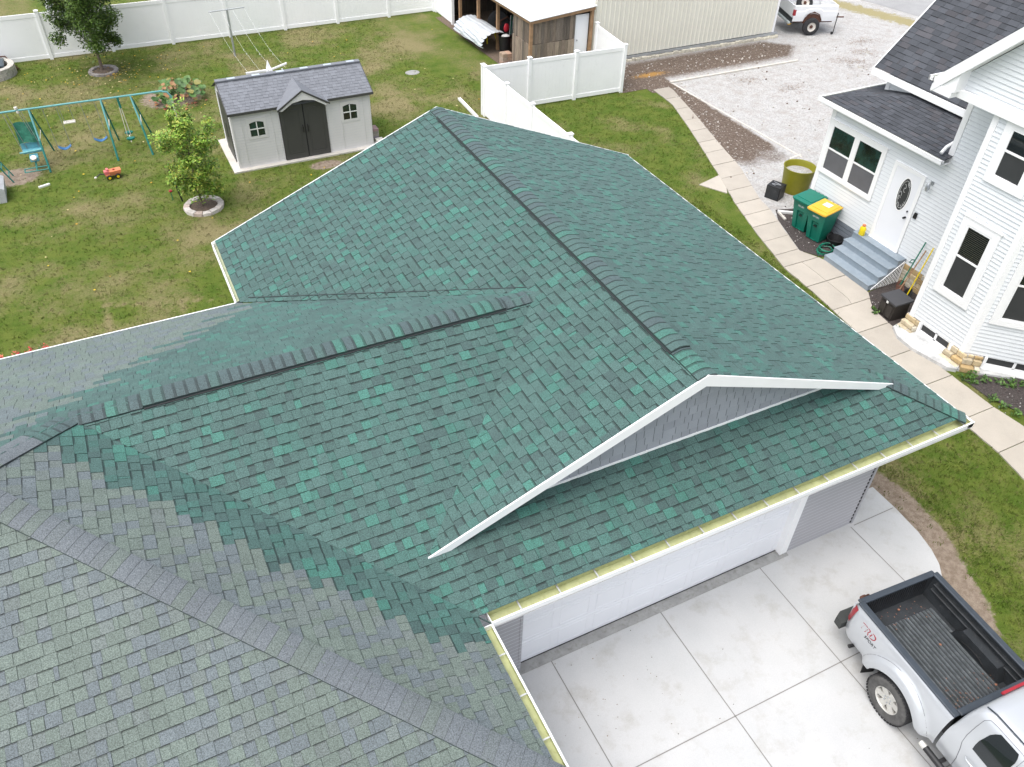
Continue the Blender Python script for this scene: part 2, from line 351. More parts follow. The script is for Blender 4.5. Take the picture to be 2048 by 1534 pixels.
def lot_keep(x,y):
    if y<9: return False
    # east of walkway
    for i in range(len(WR)-1):
        if WR[i][1]<=y<=WR[i+1][1] or (i==len(WR)-2 and y>WR[-1][1]):
            t=(y-WR[i][1])/(WR[i+1][1]-WR[i][1]); xe=WR[i][0]+min(t,1.1)*(WR[i+1][0]-WR[i][0])
            if y>20.9: xe=7.0+.2*pn(x,y,3)-(y-20.9)*.05+ (1.1 if y<21.5 else 0)
            return x>xe-.12
    return False
struct(grid_sheet('gravel_lot',rng(5,30,.16)+[34],rng(9.2,30,.16)+[34,38],.012,lot_mask,M['gravel'],lambda x,y: lot_keep(x,y) and not (x+ .42*(y-25)>26.6)))
mb=MB(); mb.face([(24.6,30,.02),(26.2,23,.02),(60,8,.02),(60,60,.02),(20,60,.02),(20,42,.02)]); struct(mb.build('road',M['road']))
# driveway slab with joints
mb=MB(); mb.prism([(x,y,-.05) for x,y in DRIVE[::-1]],(0,0,.075))
struct(mb.build('driveway',M['drive']))
mb=MB(); jz=.0285
def joint(a,b,wd=.009):
    a=Vector((*a,jz)); b=Vector((*b,jz)); d=(b-a).normalized(); n=Vector((-d.y,d.x,0))*wd; mb.face([a-n,b-n,b+n,a+n])
for x in (-7.72,-5.47,-3.2): joint((x,.72),(x+.04,-14))
joint((-.89,.72),(-.89,-13)); joint((-9.4,-1.43),(-.9,-1.46)); joint((-9.4,-3.55),(-1.3,-3.55)); joint((-.8,.73),(.27,.73)); joint((-9.4,-5.7),(-1.4,-5.7))
o=mb.build('driveway_joints',M['joint']); struct(o)
# walkway of separate slabs
mb=MB(); yc=[-.8,.0,.9,2.0,3.25,4.4,5.5,6.55,7.7,8.75,9.35,10.1,10.9,11.6,12.3,13.1,13.9,14.8,15.7,16.5,17.4,18.3,19.3,20.3,21.3]
def edge(P,y):
    if y<=P[0][1]: return P[0][0]
    for i in range(len(P)-1):
        if P[i][1]<=y<=P[i+1][1]: return P[i][0]+(y-P[i][1])/(P[i+1][1]-P[i][1])*(P[i+1][0]-P[i][0])
    return P[-1][0]
def slabtone(): t=random.uniform(.92,1.06); return (.43*t,.39*t,.335*t)
for i in range(len(yc)-1):
    a,b=yc[i]+.011,yc[i+1]-.011; n=5
    L_=[(edge(WL,a+(b-a)*k/n)+.02*pn(k,i*3,.7),a+(b-a)*k/n) for k in range(n+1)]; Rr=[(edge(WR,a+(b-a)*k/n)+.02*pn(k,i*5,.7),a+(b-a)*k/n) for k in range(n+1)]
    zz=.03+random.uniform(-.004,.004); tone=slabtone(); dark=max(0,(a-14)/9); tone=tuple(t*(1-.28*dark) for t in tone)
    if i in (7,8,):   # two slabs side by side in front of the steps
        mid=[((l[0]+r[0])/2,l[1]) for l,r in zip(L_,Rr)]
        mb.prism([(x,y,-.03) for x,y in L_]+[(x-.006,y,-.03) for x,y in mid[::-1]],(0,0,.03+zz),c=tone)
        mb.prism([(x+.006,y,-.03) for x,y in mid]+[(x,y,-.03) for x,y in Rr[::-1]],(0,0,.03+zz),c=slabtone())
    else: mb.prism([(x,y,-.03) for x,y in Rr]+[(x,y,-.03) for x,y in L_[::-1]],(0,0,.03+zz),c=tone)
mb.prism([(4.95,13.87,-.03),(5.45,13.0,-.03),(5.85,13.62,-.03),(5.98,14.15,-.03)],(0,0,.055),c=slabtone())
struct(mb.build('walkway',M['walk']))
# dark mulch beds beside the neighbour house
M['bed']=mat('mulch_and_pebbles',(.055,.045,.042),.95,var=.5,vs=20,fine=.5,fs=45,bump=.8,bs=45,stain=((.42,.40,.38),26,.62,.7,.7))
mb=MB(); mb.face([(x,y,.018) for x,y in ((5.26,9.28),(5.6,8.75),(6.9,8.6),(6.9,11.3),(6.2,11.5),(5.85,10.95))]); mb.face([(x,y,.018) for x,y in ((5.55,6.8),(5.0,6.05),(4.95,5.3),(5.5,5.0),(6.9,5.1),(6.9,6.9))])
mb.face([(x,y,.018) for x,y in ((4.95,3.0),(4.95,2.3),(5.2,1.6),(5.0,-1.5),(9,-4),(9,1.5),(5.9,2.9))])
struct(mb.build('planting_bed',M['bed']))
# concrete frame edging of the parking pad
mb=MB(); mb.slab((9.16,21.62,.0),(6.7,-.1,0),(0,.11,0),(0,0,.07)); mb.slab((9.16,21.6,.0),(.08,0,0),(.35,-7.5,0),(0,0,.03)); mb.slab((9.05,14.1,0),(.6,.12,0),(0,.08,0),(0,0,.035))
struct(mb.build('pad_edging',M['slab']))
# ================================================================== GREEN ROOFED HOUSE
H=3.2257; PT=.405; XE=-9.207; WM=5.3675; YW=4.3537; YB=11.124; YS=-2.39; YG=1.054; YWALL=1.40; OW=.82
AY=(2*YW+YS)/2; AT=AY-YS; AX=XE-AT; AZ=H+PT*AT
rnd=random.Random(11)
def clip(poly,P):      # Sutherland-Hodgman, P convex CCW, 2D
    out=poly
    n=len(P)
    for i in range(n):
        a=P[i]; b=P[(i+1)%n]; inp=out; out=[]
        if not inp: return []
        def side(p): return (b[0]-a[0])*(p[1]-a[1])-(b[1]-a[1])*(p[0]-a[0])
        for k in range(len(inp)):
            p,q=inp[k],inp[(k+1)%len(inp)]; sp,sq=side(p),side(q)
            if sp>=0: out.append(p)
            if (sp>=0)!=(sq>=0):
                t=sp/(sp-sq); out.append((p[0]+(q[0]-p[0])*t,p[1]+(q[1]-p[1])*t))
    r=[]
    for p in out:
        if not r or math.hypot(p[0]-r[-1][0],p[1]-r[-1][1])>1e-5: r.append(p)
    if len(r)>1 and math.hypot(r[0][0]-r[-1][0],r[0][1]-r[-1][1])<1e-5: r.pop()
    return r if len(r)>2 else []
def area(P): return sum(P[i][0]*P[(i+1)%len(P)][1]-P[(i+1)%len(P)][0]*P[i][1] for i in range(len(P)))/2
def green(kind='hi'):
    r=rnd.random(); k=rnd.uniform(.9,1.1)
    if r<.09: c=(.043,.142,.113)
    elif r<.28: c=(.044,.114,.097)
    elif r<.38: c=(.043,.083,.077)
    else: c=(.049,.102,.091)
    return tuple(v*k for v in c)
def old():
    r=rnd.random(); k=rnd.uniform(.93,1.07)
    c=(.108,.130,.138) if r<.34 else ((.113,.143,.124) if r<.8 else (.116,.139,.131))
    return tuple(v*k for v in c)
EXPO=.157; CS=1/math.sqrt(1+PT*PT)
def shingles(mb,eave,u,inn,pitch,polys,colf,u0,u1,dmax,d0=.09,expo=EXPO,mul=1,wd=(.09,.21),thick=.015,style='lam'):
    """eave point E (3D), horizontal unit u along eave, horizontal unit inn up the slope; polys in (u,d)."""
    E_=Vector(eave); u=Vector(u); inn=Vector(inn); cs=1/math.sqrt(1+pitch*pitch); sn=pitch*cs
    up=(inn*cs+Vector((0,0,1))*sn); nrm=(-inn*sn+Vector((0,0,1))*cs)
    polys=[p if area(p)>0 else p[::-1] for p in polys]
    def pt(q,off): return E_+u*q[0]+up*(q[1]/cs)+nrm*off
    step=expo*cs; k=0; d=d0
    while d<dmax:
        us=[]; x=u0-rnd.random()*.3; hi=rnd.random()<.5
        while x<u1:
            wv=(rnd.uniform(wd[0],wd[1]*.8) if not hi else rnd.uniform(wd[0]*1.3,wd[1])) if style=='lam' else wd[1]
            if style=='lam' and rnd.random()<.07: wv=rnd.uniform(.03,.06)
            us.append((x,x+wv,hi)); x+=wv; hi=(not hi) if rnd.random()<.82 else hi
        e=step
        for (a,b,hi) in us:
            c,isnew=colf((a+b)/2,d)
            con=1.0 if isnew else .45
            g=.003; ew=thick*.62 if isnew else thick*.5
            lo_b=thick*(.55 if not hi else 1.0); lo_t=thick*(.1 if not hi else .4)
            if not isnew: lo_b=thick*(.6 if not hi else .8)
            parts=[(a+g,b-g,d,d+e,c)]
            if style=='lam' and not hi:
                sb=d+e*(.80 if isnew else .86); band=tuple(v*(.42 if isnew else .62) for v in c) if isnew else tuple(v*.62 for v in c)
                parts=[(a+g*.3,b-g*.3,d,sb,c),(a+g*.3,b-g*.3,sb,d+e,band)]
            for (xa,xb,da,db,cc) in parts:
                for P in polys:
                    q=clip([(xa,da),(xb,da),(xb,db),(xa,db)],P)
                    if not q: continue
                    def off(dd): return lo_b+(lo_t-lo_b)*(dd-d)/e
                    mb.face([pt(p,off(p[1])) for p in q],0,cc)
                    if da==d:
                        bot=sorted([p for p in q if abs(p[1]-d)<1e-4]);
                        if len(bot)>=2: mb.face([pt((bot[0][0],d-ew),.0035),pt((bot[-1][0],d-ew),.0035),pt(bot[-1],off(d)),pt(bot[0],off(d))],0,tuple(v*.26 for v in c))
                    if hi or style!='lam':
                        for xs in (xa,xb):
                            sd_=sorted([p for p in q if abs(p[0]-xs)<1e-4],key=lambda p:p[1])
                            if len(sd_)>=2:
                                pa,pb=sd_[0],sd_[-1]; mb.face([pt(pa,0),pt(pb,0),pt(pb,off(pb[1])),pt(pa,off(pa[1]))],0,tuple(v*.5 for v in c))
        d+=step; k+=1
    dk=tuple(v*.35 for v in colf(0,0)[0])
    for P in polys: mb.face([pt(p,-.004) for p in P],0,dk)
house=thing('house','green shingled house with attached garage, white gable trim and grass-filled gutters, filling the foreground','house',(-8,4,0))
allg=lambda u,d:(green(),True)
mb=MB()
# main gable, left slope
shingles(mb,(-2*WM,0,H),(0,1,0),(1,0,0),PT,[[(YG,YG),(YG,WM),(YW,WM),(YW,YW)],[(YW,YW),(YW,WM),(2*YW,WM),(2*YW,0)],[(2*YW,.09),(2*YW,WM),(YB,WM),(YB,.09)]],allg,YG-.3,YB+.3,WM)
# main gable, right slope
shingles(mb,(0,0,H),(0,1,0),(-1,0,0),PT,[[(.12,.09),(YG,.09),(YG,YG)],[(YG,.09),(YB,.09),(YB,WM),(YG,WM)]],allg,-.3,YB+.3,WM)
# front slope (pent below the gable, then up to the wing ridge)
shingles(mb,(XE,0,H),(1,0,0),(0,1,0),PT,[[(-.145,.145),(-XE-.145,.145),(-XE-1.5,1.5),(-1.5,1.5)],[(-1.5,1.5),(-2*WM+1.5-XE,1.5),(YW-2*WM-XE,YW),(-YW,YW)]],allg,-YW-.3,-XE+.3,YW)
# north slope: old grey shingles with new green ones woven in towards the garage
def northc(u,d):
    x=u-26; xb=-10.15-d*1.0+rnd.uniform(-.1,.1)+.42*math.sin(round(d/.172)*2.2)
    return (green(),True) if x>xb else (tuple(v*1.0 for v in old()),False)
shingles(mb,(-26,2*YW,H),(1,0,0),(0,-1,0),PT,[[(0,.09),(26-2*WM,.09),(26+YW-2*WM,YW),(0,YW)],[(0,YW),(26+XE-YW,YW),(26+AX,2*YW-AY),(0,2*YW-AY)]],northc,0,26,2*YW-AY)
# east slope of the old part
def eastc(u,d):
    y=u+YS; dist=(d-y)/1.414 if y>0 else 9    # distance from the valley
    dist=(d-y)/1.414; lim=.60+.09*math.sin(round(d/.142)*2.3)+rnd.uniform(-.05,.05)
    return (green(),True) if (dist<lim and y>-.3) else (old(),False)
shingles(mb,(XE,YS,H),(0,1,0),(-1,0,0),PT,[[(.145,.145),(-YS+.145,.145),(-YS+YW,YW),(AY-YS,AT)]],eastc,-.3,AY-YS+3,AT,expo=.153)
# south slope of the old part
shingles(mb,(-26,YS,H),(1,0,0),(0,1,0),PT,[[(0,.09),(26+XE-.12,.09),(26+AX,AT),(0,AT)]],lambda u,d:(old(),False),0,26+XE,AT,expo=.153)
roof=mb.build('roof',M['shingle'],house)
# caps along ridges and hips
def caps(name,P0,P1,n1,n2,colf,wid=.18,lift=.012,vent=False,sp=.155,bandf=.27,parent=None,seg=6):
    P0=Vector(P0); P1=Vector(P1); t=(P1-P0); Ln=t.length; t=t/Ln; mb=MB()
    s1=n1.cross(t).normalized(); s1=s1 if s1.z<0 else -s1
    s2=n2.cross(t).normalized(); s2=s2 if s2.z<0 else -s2
    upv=(n1+n2).normalized()
    def prof(a,lf):
        o=P0+t*a; r=[]
        for k in range(-seg,seg+1):
            f=abs(k)/seg; s=s1 if k<0 else s2
            rd=-.026*(1-f)**2+.014      # soften the fold
            r.append(o+s*(wid*f)+upv*(rd+lf)+ (n1 if k<0 else n2)*0)
        return r
    i=0; a=0.0; base=lift+(.028 if vent else 0)
    while a<Ln-.01:
        b=min(a+sp,Ln); c,new=colf()
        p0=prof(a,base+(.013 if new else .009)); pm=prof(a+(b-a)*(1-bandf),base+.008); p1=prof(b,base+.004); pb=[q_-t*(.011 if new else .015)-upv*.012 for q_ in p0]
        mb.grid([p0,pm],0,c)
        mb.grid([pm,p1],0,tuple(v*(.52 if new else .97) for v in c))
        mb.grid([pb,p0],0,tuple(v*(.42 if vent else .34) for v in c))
        # skirts down to the slope
        for e in (0,-1):
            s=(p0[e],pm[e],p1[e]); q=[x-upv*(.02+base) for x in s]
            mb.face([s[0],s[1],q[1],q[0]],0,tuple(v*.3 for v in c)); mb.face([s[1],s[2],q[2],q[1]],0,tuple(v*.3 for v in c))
        a=b; i+=1
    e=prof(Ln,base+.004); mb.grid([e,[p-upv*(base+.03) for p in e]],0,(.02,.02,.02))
    o=mb.build(name,M['shingle'],parent or roof,smooth=35); return o
def ventbase(P0,P1,n1,n2,wid=.192,hgt=.028,parent=None):
    P0=Vector(P0); P1=Vector(P1); t=(P1-P0).normalized(); mb=MB()
    for n in (n1,n2):
        s=n.cross(t).normalized(); s=s if s.z<0 else -s
        mb.slab(P0+s*.02-n*.002,t*(P1-P0).length,s*(wid-.02),n*hgt)
        L_=(P1-P0).length; k=0
    mb.build('ridge_vent',M['vent'],parent or roof)
def nn(dx,dy): return Vector((-dx*PT,-dy*PT,1)).normalized()     # normal of slope rising towards (dx,dy)
nL,nR,nF,nN=nn(1,0),nn(-1,0),nn(0,1),nn(0,-1)
rz=H+PT*WM; wz=H+PT*YW
def capg():
    r=rnd.random(); return ((.048,.145,.115) if r<.14 else ((.055,.105,.096) if r<.6 else (.056,.086,.088))),True
def capo():
    r=rnd.random(); return ((.108,.132,.120) if r<.12 else ((.112,.127,.138) if r<.75 else (.109,.125,.130))),False
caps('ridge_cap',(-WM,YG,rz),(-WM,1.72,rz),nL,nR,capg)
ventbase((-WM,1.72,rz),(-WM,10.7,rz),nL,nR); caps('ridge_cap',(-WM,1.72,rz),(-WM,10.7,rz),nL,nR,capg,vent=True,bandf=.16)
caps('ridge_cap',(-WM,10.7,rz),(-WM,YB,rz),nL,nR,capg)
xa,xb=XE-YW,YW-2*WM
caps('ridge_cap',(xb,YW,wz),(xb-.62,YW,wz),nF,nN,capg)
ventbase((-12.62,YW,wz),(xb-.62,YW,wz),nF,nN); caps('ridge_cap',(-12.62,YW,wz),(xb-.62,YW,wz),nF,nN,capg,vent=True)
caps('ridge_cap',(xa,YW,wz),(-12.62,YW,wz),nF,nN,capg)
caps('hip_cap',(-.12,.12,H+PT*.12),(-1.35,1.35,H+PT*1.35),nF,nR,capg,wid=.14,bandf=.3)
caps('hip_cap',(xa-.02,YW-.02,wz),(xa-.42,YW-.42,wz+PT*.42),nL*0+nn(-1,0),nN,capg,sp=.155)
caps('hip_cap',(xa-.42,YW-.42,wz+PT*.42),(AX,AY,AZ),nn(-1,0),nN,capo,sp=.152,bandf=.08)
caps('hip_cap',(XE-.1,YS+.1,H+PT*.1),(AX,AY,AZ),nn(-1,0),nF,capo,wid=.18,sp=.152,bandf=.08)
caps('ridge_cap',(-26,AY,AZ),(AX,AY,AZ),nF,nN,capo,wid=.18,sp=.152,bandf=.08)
# valley seam lines
def seam(name,pts,wd,lf,c):
    mb=MB()
    for a,b in zip(pts[:-1],pts[1:]):
        a=Vector(a); b=Vector(b); t=(b-a).normalized(); s=Vector((-t.y,t.x,0)).normalized()*wd; up=Vector((0,0,lf)); mb.slab(a-s-Vector((0,0,.02)),b-a,2*s,Vector((0,0,lf+.02)),0,c)
    mb.build(name,M['shingle'],roof)
seam('valley',[(-2*WM+.25,2*YW-.25+.16,H+PT*.25),(xb+.02,YW+.16,wz)],.012,.022,(.03,.045,.045))
seam('valley',[(YG-2*WM,YG,H+PT*YG),(xb,YW,wz)],.008,.006,(.05,.11,.095))
seam('valley',[(XE,.0,H),(xa,YW,wz)],.006,.003,(.04,.07,.065))
# gutters: K-style troughs
def gutter(a,b,out,hang=None,inside='gutin',ends=(1,1),dp=.105,wt=.135,strap=True):
    a=Vector(a); b=Vector(b); t=(b-a).normalized(); out=Vector(out); up=Vector((0,0,1)); L_=(b-a).length
    o=a-out*wt; mb=MB()
    mb.slab(o-up*dp,t*L_,out*wt,up*.012,1)                 # floor
    mb.slab(o-up*dp,t*L_,out*.006,up*(dp-.012),1)                 # back
    mb.slab(a-out*.012-up*dp,t*L_,out*.012,up*dp,0); mb.slab(a-out*.022-up*.012,t*L_,out*.025,up*.016,0)   # lip
    mb.slab(a-out*.014-up*(dp-.013),t*L_,-out*.002,up*(dp-.03),1)
    mb.slab(o-up*(dp+.006),t*L_,out*(wt+.003),up*.005,0)
    for f,e in zip(ends,(0,1)):
        if f: mb.slab((a if e==0 else b-t*.01)-out*wt-up*dp,t*.01,out*wt,up*dp,0)
    g=mb.build('gutter',[M['white'],M[inside]],house)
    if strap:
        k=.45; 
        while k<L_-.2:
            hb=MB(); p=a+t*k-up*.004; hb.slab(p-out*(wt-.004)-up*.016,t*.020,out*(wt-.032),up*.009); hb.build('hanger',M['hang'],g); k+=.61
    return g
gutter((XE+.0,0,H),(0,0,H),(0,-1,0),wt=.19,dp=.11)
gutter((XE,-.005,H),(XE,YS-.1,H),(1,0,0),wt=.17,dp=.11)
gutter((0,0.0,H-.02),(0,YB,H-.02),(1,0,0),strap=False)
gutter((-2*WM,2*YW,H),(-2*WM,YB,H),(-1,0,0),inside='gutin_pale',strap=False)
gutter((-26,2*YW,H),(-2*WM,2*YW,H),(0,1,0),inside='gutin_pale'); 
gutter((-26,YS,H),(XE,YS,H),(0,-1,0),strap=False)
# rake boards on the front and back gables
for y,s in ((YG,-1),(YB,1)):
    for sg,xe in ((-1,-2*WM),(1,0)):
        mb=MB(); hb=.205
        x0=-WM; x1=(xe+ (YG if s<0 else 0)*(-sg)) 
        z1=H+PT*abs(xe-x1)
        if s<0:
            P=[(x0,y-.022,rz+.012),(x1,y-.022,z1+.012),(x1+sg*.12,y-.022,z1-hb*.85),(x0,y-.022,rz+.012-hb)]
        else: P=[(x0,y+.022,rz+.012),(x1,y+.022,z1+.012),(x1,y+.022,z1-hb),(x0,y+.022,rz+.012-hb)]
        mb.prism(P,(0,.022*(1 if s<0 else -1),0)); mb.build('rake_board',M['white'],house)
# soffit of the front gable overhang
mb=MB()
for sg in (-1,1):
    a=Vector((-WM,YG+.003,rz-.12)); b=Vector((-WM+sg*(WM-YG-.1),YG+.003,H+PT*(YG+.1)-.12)); mb.face([a,b,b+Vector((0,.36,0)),a+Vector((0,.36,0))])
mb.build('soffit',M['white'],house)
# gable wall of grey shakes
mb=MB(); zb=H+PT*YWALL; top=lambda x: rz-.10-PT*abs(x+WM)
yy=YWALL; xl,xr=-2*WM+YWALL+.2,-YWALL-.2
z=zb; k=0; r2=random.Random(5)
tri=[(xl-.3,zb),(xr+.3,zb),(-WM,rz-.10)]
ang=[(-WM-(rz-.1-zb)/PT,zb),(-WM+(rz-.1-zb)/PT,zb),(-WM,rz-.1)]
while z<rz:
    x=xl-.4-r2.random()*.2
    while x<xr+.4:
        wv=r2.uniform(.14,.24); q=clip([(x+.004,z),(x+wv-.004,z),(x+wv-.004,z+.17),(x+.004,z+.17)],ang)
        if q:
            tn=r2.uniform(.93,1.05); c=(.32*tn,.335*tn,.37*tn)
            mb.face([(p[0],yy-.012-.010*(1-(p[1]-z)/.17),p[1]) for p in q],0,c)
        x+=wv
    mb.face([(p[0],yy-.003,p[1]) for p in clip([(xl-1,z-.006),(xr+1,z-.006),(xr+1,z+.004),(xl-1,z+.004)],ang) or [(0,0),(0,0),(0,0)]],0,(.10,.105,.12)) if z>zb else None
    z+=.165; k+=1
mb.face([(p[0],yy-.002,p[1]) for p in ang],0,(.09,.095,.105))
gw=mb.build('gable_wall',M['shake'],house)
mb=MB(); mb.slab((-2*WM+1.46,yy-.035,zb-.012),(2*WM-2.92,0,0),(0,.03,0),(0,0,.04)); mb.build('flashing',M['white'],house)
# walls with lap siding
def siding(name,o,u,n,L_,z0,z1,m,parent,lap=.105,lip=.016,clipz=None,jm=None,jw=.010):
    jm=jm or M['lapshade']
    o=Vector(o); u=Vector(u).normalized(); n=Vector(n).normalized(); mb=MB(); z=z0
    while z<z1-.002:
        e=min(z+lap,z1)
        if clipz is None: q=[(0,z),(L_,z),(L_,e),(0,e)]
        else: q=clip([(0,z),(L_,z),(L_,e),(0,e)],clipz)
        if q:
            f=lambda p:o+u*p[0]+Vector((0,0,p[1]))+n*(.004+lip*(1-(p[1]-z)/lap))
            mb.face([f(p) for p in q])
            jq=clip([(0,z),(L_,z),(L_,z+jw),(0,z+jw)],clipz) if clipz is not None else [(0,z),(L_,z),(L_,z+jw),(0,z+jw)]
            if jq and jm: mb.face([f(p)+n*.0015 for p in jq],1)  # strip on the lap's lower edge, coloured as its shadow line
            bt=sorted([p for p in q if abs(p[1]-z)<1e-4])
            if len(bt)>=2: mb.face([f(bt[0])-n*lip,f(bt[-1])-n*lip,f(bt[-1]),f(bt[0])])
        z=e
    if clipz is None: mb.face([o+Vector((0,0,z0)),o+u*L_+Vector((0,0,z0)),o+u*L_+Vector((0,0,z1)),o+Vector((0,0,z1))])
    return mb.build(name,[m,jm],parent)
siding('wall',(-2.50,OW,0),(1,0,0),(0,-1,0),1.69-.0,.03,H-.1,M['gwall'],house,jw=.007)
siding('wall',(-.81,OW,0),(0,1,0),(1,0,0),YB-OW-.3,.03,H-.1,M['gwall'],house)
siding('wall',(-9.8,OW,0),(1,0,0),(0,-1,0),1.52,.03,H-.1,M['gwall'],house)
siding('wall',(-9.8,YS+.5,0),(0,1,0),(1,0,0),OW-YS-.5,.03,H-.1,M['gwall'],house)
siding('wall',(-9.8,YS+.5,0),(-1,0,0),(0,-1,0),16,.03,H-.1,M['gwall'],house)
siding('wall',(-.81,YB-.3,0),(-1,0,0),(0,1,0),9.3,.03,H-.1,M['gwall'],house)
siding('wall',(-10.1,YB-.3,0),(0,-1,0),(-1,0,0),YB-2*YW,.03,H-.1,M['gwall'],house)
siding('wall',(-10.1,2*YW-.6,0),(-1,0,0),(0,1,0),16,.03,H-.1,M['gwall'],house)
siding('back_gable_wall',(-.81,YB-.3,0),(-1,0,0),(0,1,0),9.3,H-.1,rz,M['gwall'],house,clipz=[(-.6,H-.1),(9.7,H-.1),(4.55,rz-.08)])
mb=MB(); mb.box((-2.9,-.0,H-.13),(-.05,OW,H-.12)); mb.box((-9.2,.12,H-.135),(-.05,OW,H-.125)); mb.box((-.81,OW,H-.137),(-.12,YB,H-.127))
mb.build('soffit',M['white'],house)
mb=MB(); mb.box((-.835,OW-.03,.02),(-.775,OW+.045,H-.13)); mb.build('corner_trim',M['gwall'],house)
mb=MB(); z=.06; mb.box((-.850,OW-.02,.05),(-.842,OW-.01,H-.2))
while z<H-.2: mb.box((-.862,OW-.024,z),(-.842,OW-.008,z+.06)); z+=.105
mb.build('corner_gap',M['dark'],house)
# garage door
mb=MB(); mb.box((-8.28,OW+.10,.045),(-2.66,OW+.14,2.45))
for k in range(1,4): mb.box((-8.28,OW+.094,.045+k*.6-.004),(-2.66,OW+.101,.045+k*.6+.004))
gd=mb.build('garage_door',M['door_w'],house)
mb=MB()
for i in range(8):
    for j in range(4):
        x=-8.28+.08+i*.70; z=.045+.08+j*.6; 
        for a,b in (((x,z),(x+.56,z+.012)),((x,z+.42),(x+.56,z+.432)),((x,z),(x+.012,z+.432)),((x+.548,z),(x+.56,z+.432))): mb.box((a[0],OW+.096,a[1]),(b[0],OW+.1,b[1]))
mb.build('panel_moulding',M['door_w'],gd)
mb=MB(); mb.box((-8.28,OW+.085,.028),(-2.66,OW+.125,.046)); mb.build('bottom_seal',M['dark'],gd)
mb=MB(); mb.box((-2.665,OW-.035,.028),(-2.5,OW+.14,2.6)); mb.build('door_jamb',M['white'],house)
mb=MB(); mb.box((-8.32,OW-.02,.028),(-8.275,OW+.14,2.6)); mb.build('door_jamb',M['gwall'],house)
mb=MB(); mb.box((-8.28,OW-.03,2.45),(-2.66,OW+.14,H-.13)); mb.build('door_header',M['white'],house)
mb=MB(); mb.box((-8.33,.715,.02),(-2.5,OW+.6,.036)); mb.build('garage_floor_edge',M['apron'],house)
# ================================================================== NEIGHBOUR HOUSE (white siding, grey roofs)
XW=6.75; XB=5.3
nb=thing('neighbor_house','two-storey pale vinyl house with grey roofs, porch steps and bay, right of the walkway','house',(8,6,0))
W_=M['wsid']; nX=(-1,0,0)
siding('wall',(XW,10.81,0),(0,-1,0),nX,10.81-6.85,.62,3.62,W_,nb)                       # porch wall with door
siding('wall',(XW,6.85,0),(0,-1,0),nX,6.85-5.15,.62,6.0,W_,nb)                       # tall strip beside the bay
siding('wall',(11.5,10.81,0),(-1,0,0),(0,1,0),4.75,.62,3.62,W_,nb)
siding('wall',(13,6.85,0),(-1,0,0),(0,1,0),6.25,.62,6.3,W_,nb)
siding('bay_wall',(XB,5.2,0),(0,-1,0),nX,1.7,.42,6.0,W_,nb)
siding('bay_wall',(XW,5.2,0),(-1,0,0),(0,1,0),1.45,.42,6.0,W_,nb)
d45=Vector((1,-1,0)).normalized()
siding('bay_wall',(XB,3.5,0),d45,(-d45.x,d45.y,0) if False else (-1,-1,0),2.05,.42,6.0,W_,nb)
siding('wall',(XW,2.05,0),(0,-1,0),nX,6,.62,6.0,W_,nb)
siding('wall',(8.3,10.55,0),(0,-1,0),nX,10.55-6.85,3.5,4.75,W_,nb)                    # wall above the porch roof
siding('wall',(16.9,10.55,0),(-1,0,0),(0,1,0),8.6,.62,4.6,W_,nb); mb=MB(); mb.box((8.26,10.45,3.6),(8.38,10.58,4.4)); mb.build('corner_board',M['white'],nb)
# gable wall over the bay
zg0=5.98; gc=1.15
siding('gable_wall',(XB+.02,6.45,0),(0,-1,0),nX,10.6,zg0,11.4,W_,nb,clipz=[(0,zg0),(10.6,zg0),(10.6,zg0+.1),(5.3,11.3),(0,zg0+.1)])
mb=MB(); mb.box((XB-.12,-4.15,zg0-.09),(XW,6.6,zg0-.03)); mb.box((XB-.14,-4.2,zg0-.16),(XB-.05,6.62,zg0+.02)); mb.build('soffit',M['white'],nb)
# skirt of grey boards under the porch
mb=MB(); z=.02
while z<.6: mb.box((XW-.03,6.9,z),(XW+.0,10.8,z+.10)); z+=.118
mb.box((XW+.005,6.9,.02),(XW+.03,10.8,.66)); mb.build('skirt',M['greyboard'],nb)
# corner boards
def cboard(x,y,z0,z1,wx=.03,wy=.13): 
    mb=MB(); mb.box((x-.035,y-wy,z0),(x+.07,y+.02,z1)); mb.build('corner_board',M['white'],nb)
cboard(XW,10.81,.62,3.55); cboard(XW,6.85,3.62,6.0); cboard(XB,5.2,.40,5.97,wy=.12)
mb=MB(); mb.box((XB-.03,3.5,.38),(XB+.05,3.61,5.97)); mb.slab((XB-.03,3.5,.38),(.085,-.085,0),(.03,.03,0),(0,0,5.59)); mb.build('corner_board',M['white'],nb)
# stone and whitewashed concrete foundation
r3=random.Random(3)
def stones(name,o,u,n,L_,z0,z1,rowh=.17,bat=0):
    o=Vector(o); u=Vector(u).normalized(); n=Vector(n).normalized(); mb=MB(); z=z0
    while z<z1-.02:
        e=min(z+rowh*r3.uniform(.85,1.15),z1); x=0
        while x<L_-.02:
            wv=min(r3.uniform(.2,.38),L_-x); t=r3.uniform(.8,1.15); c=r3.choice(((.55,.44,.27),(.60,.55,.44),(.50,.36,.18),(.56,.48,.34)))
            c=tuple(v*t for v in c); th=r3.uniform(.035,.07)+(z1-e)*bat
            mb.slab(o+u*(x+.008)+Vector((0,0,z+.008))-n*.05,u*(wv-.016),n*(.05+th),(0,0,e-z-.016),0,c); x+=wv
        z=e
    mb.slab(o-n*.06+Vector((0,0,z0)),u*L_,n*.07,(0,0,z1-z0),0,(.45,.42,.38))
    return mb.build(name,M['stone'],nb,bevel=.015)
stones('foundation',(XB+.0,5.30,0),(0,-1,0),nX,.46,.0,.41,.14,.75); stones('foundation',(XB+.0,3.92,0),(0,-1,0),nX,.56,.0,.41,.14,.75)
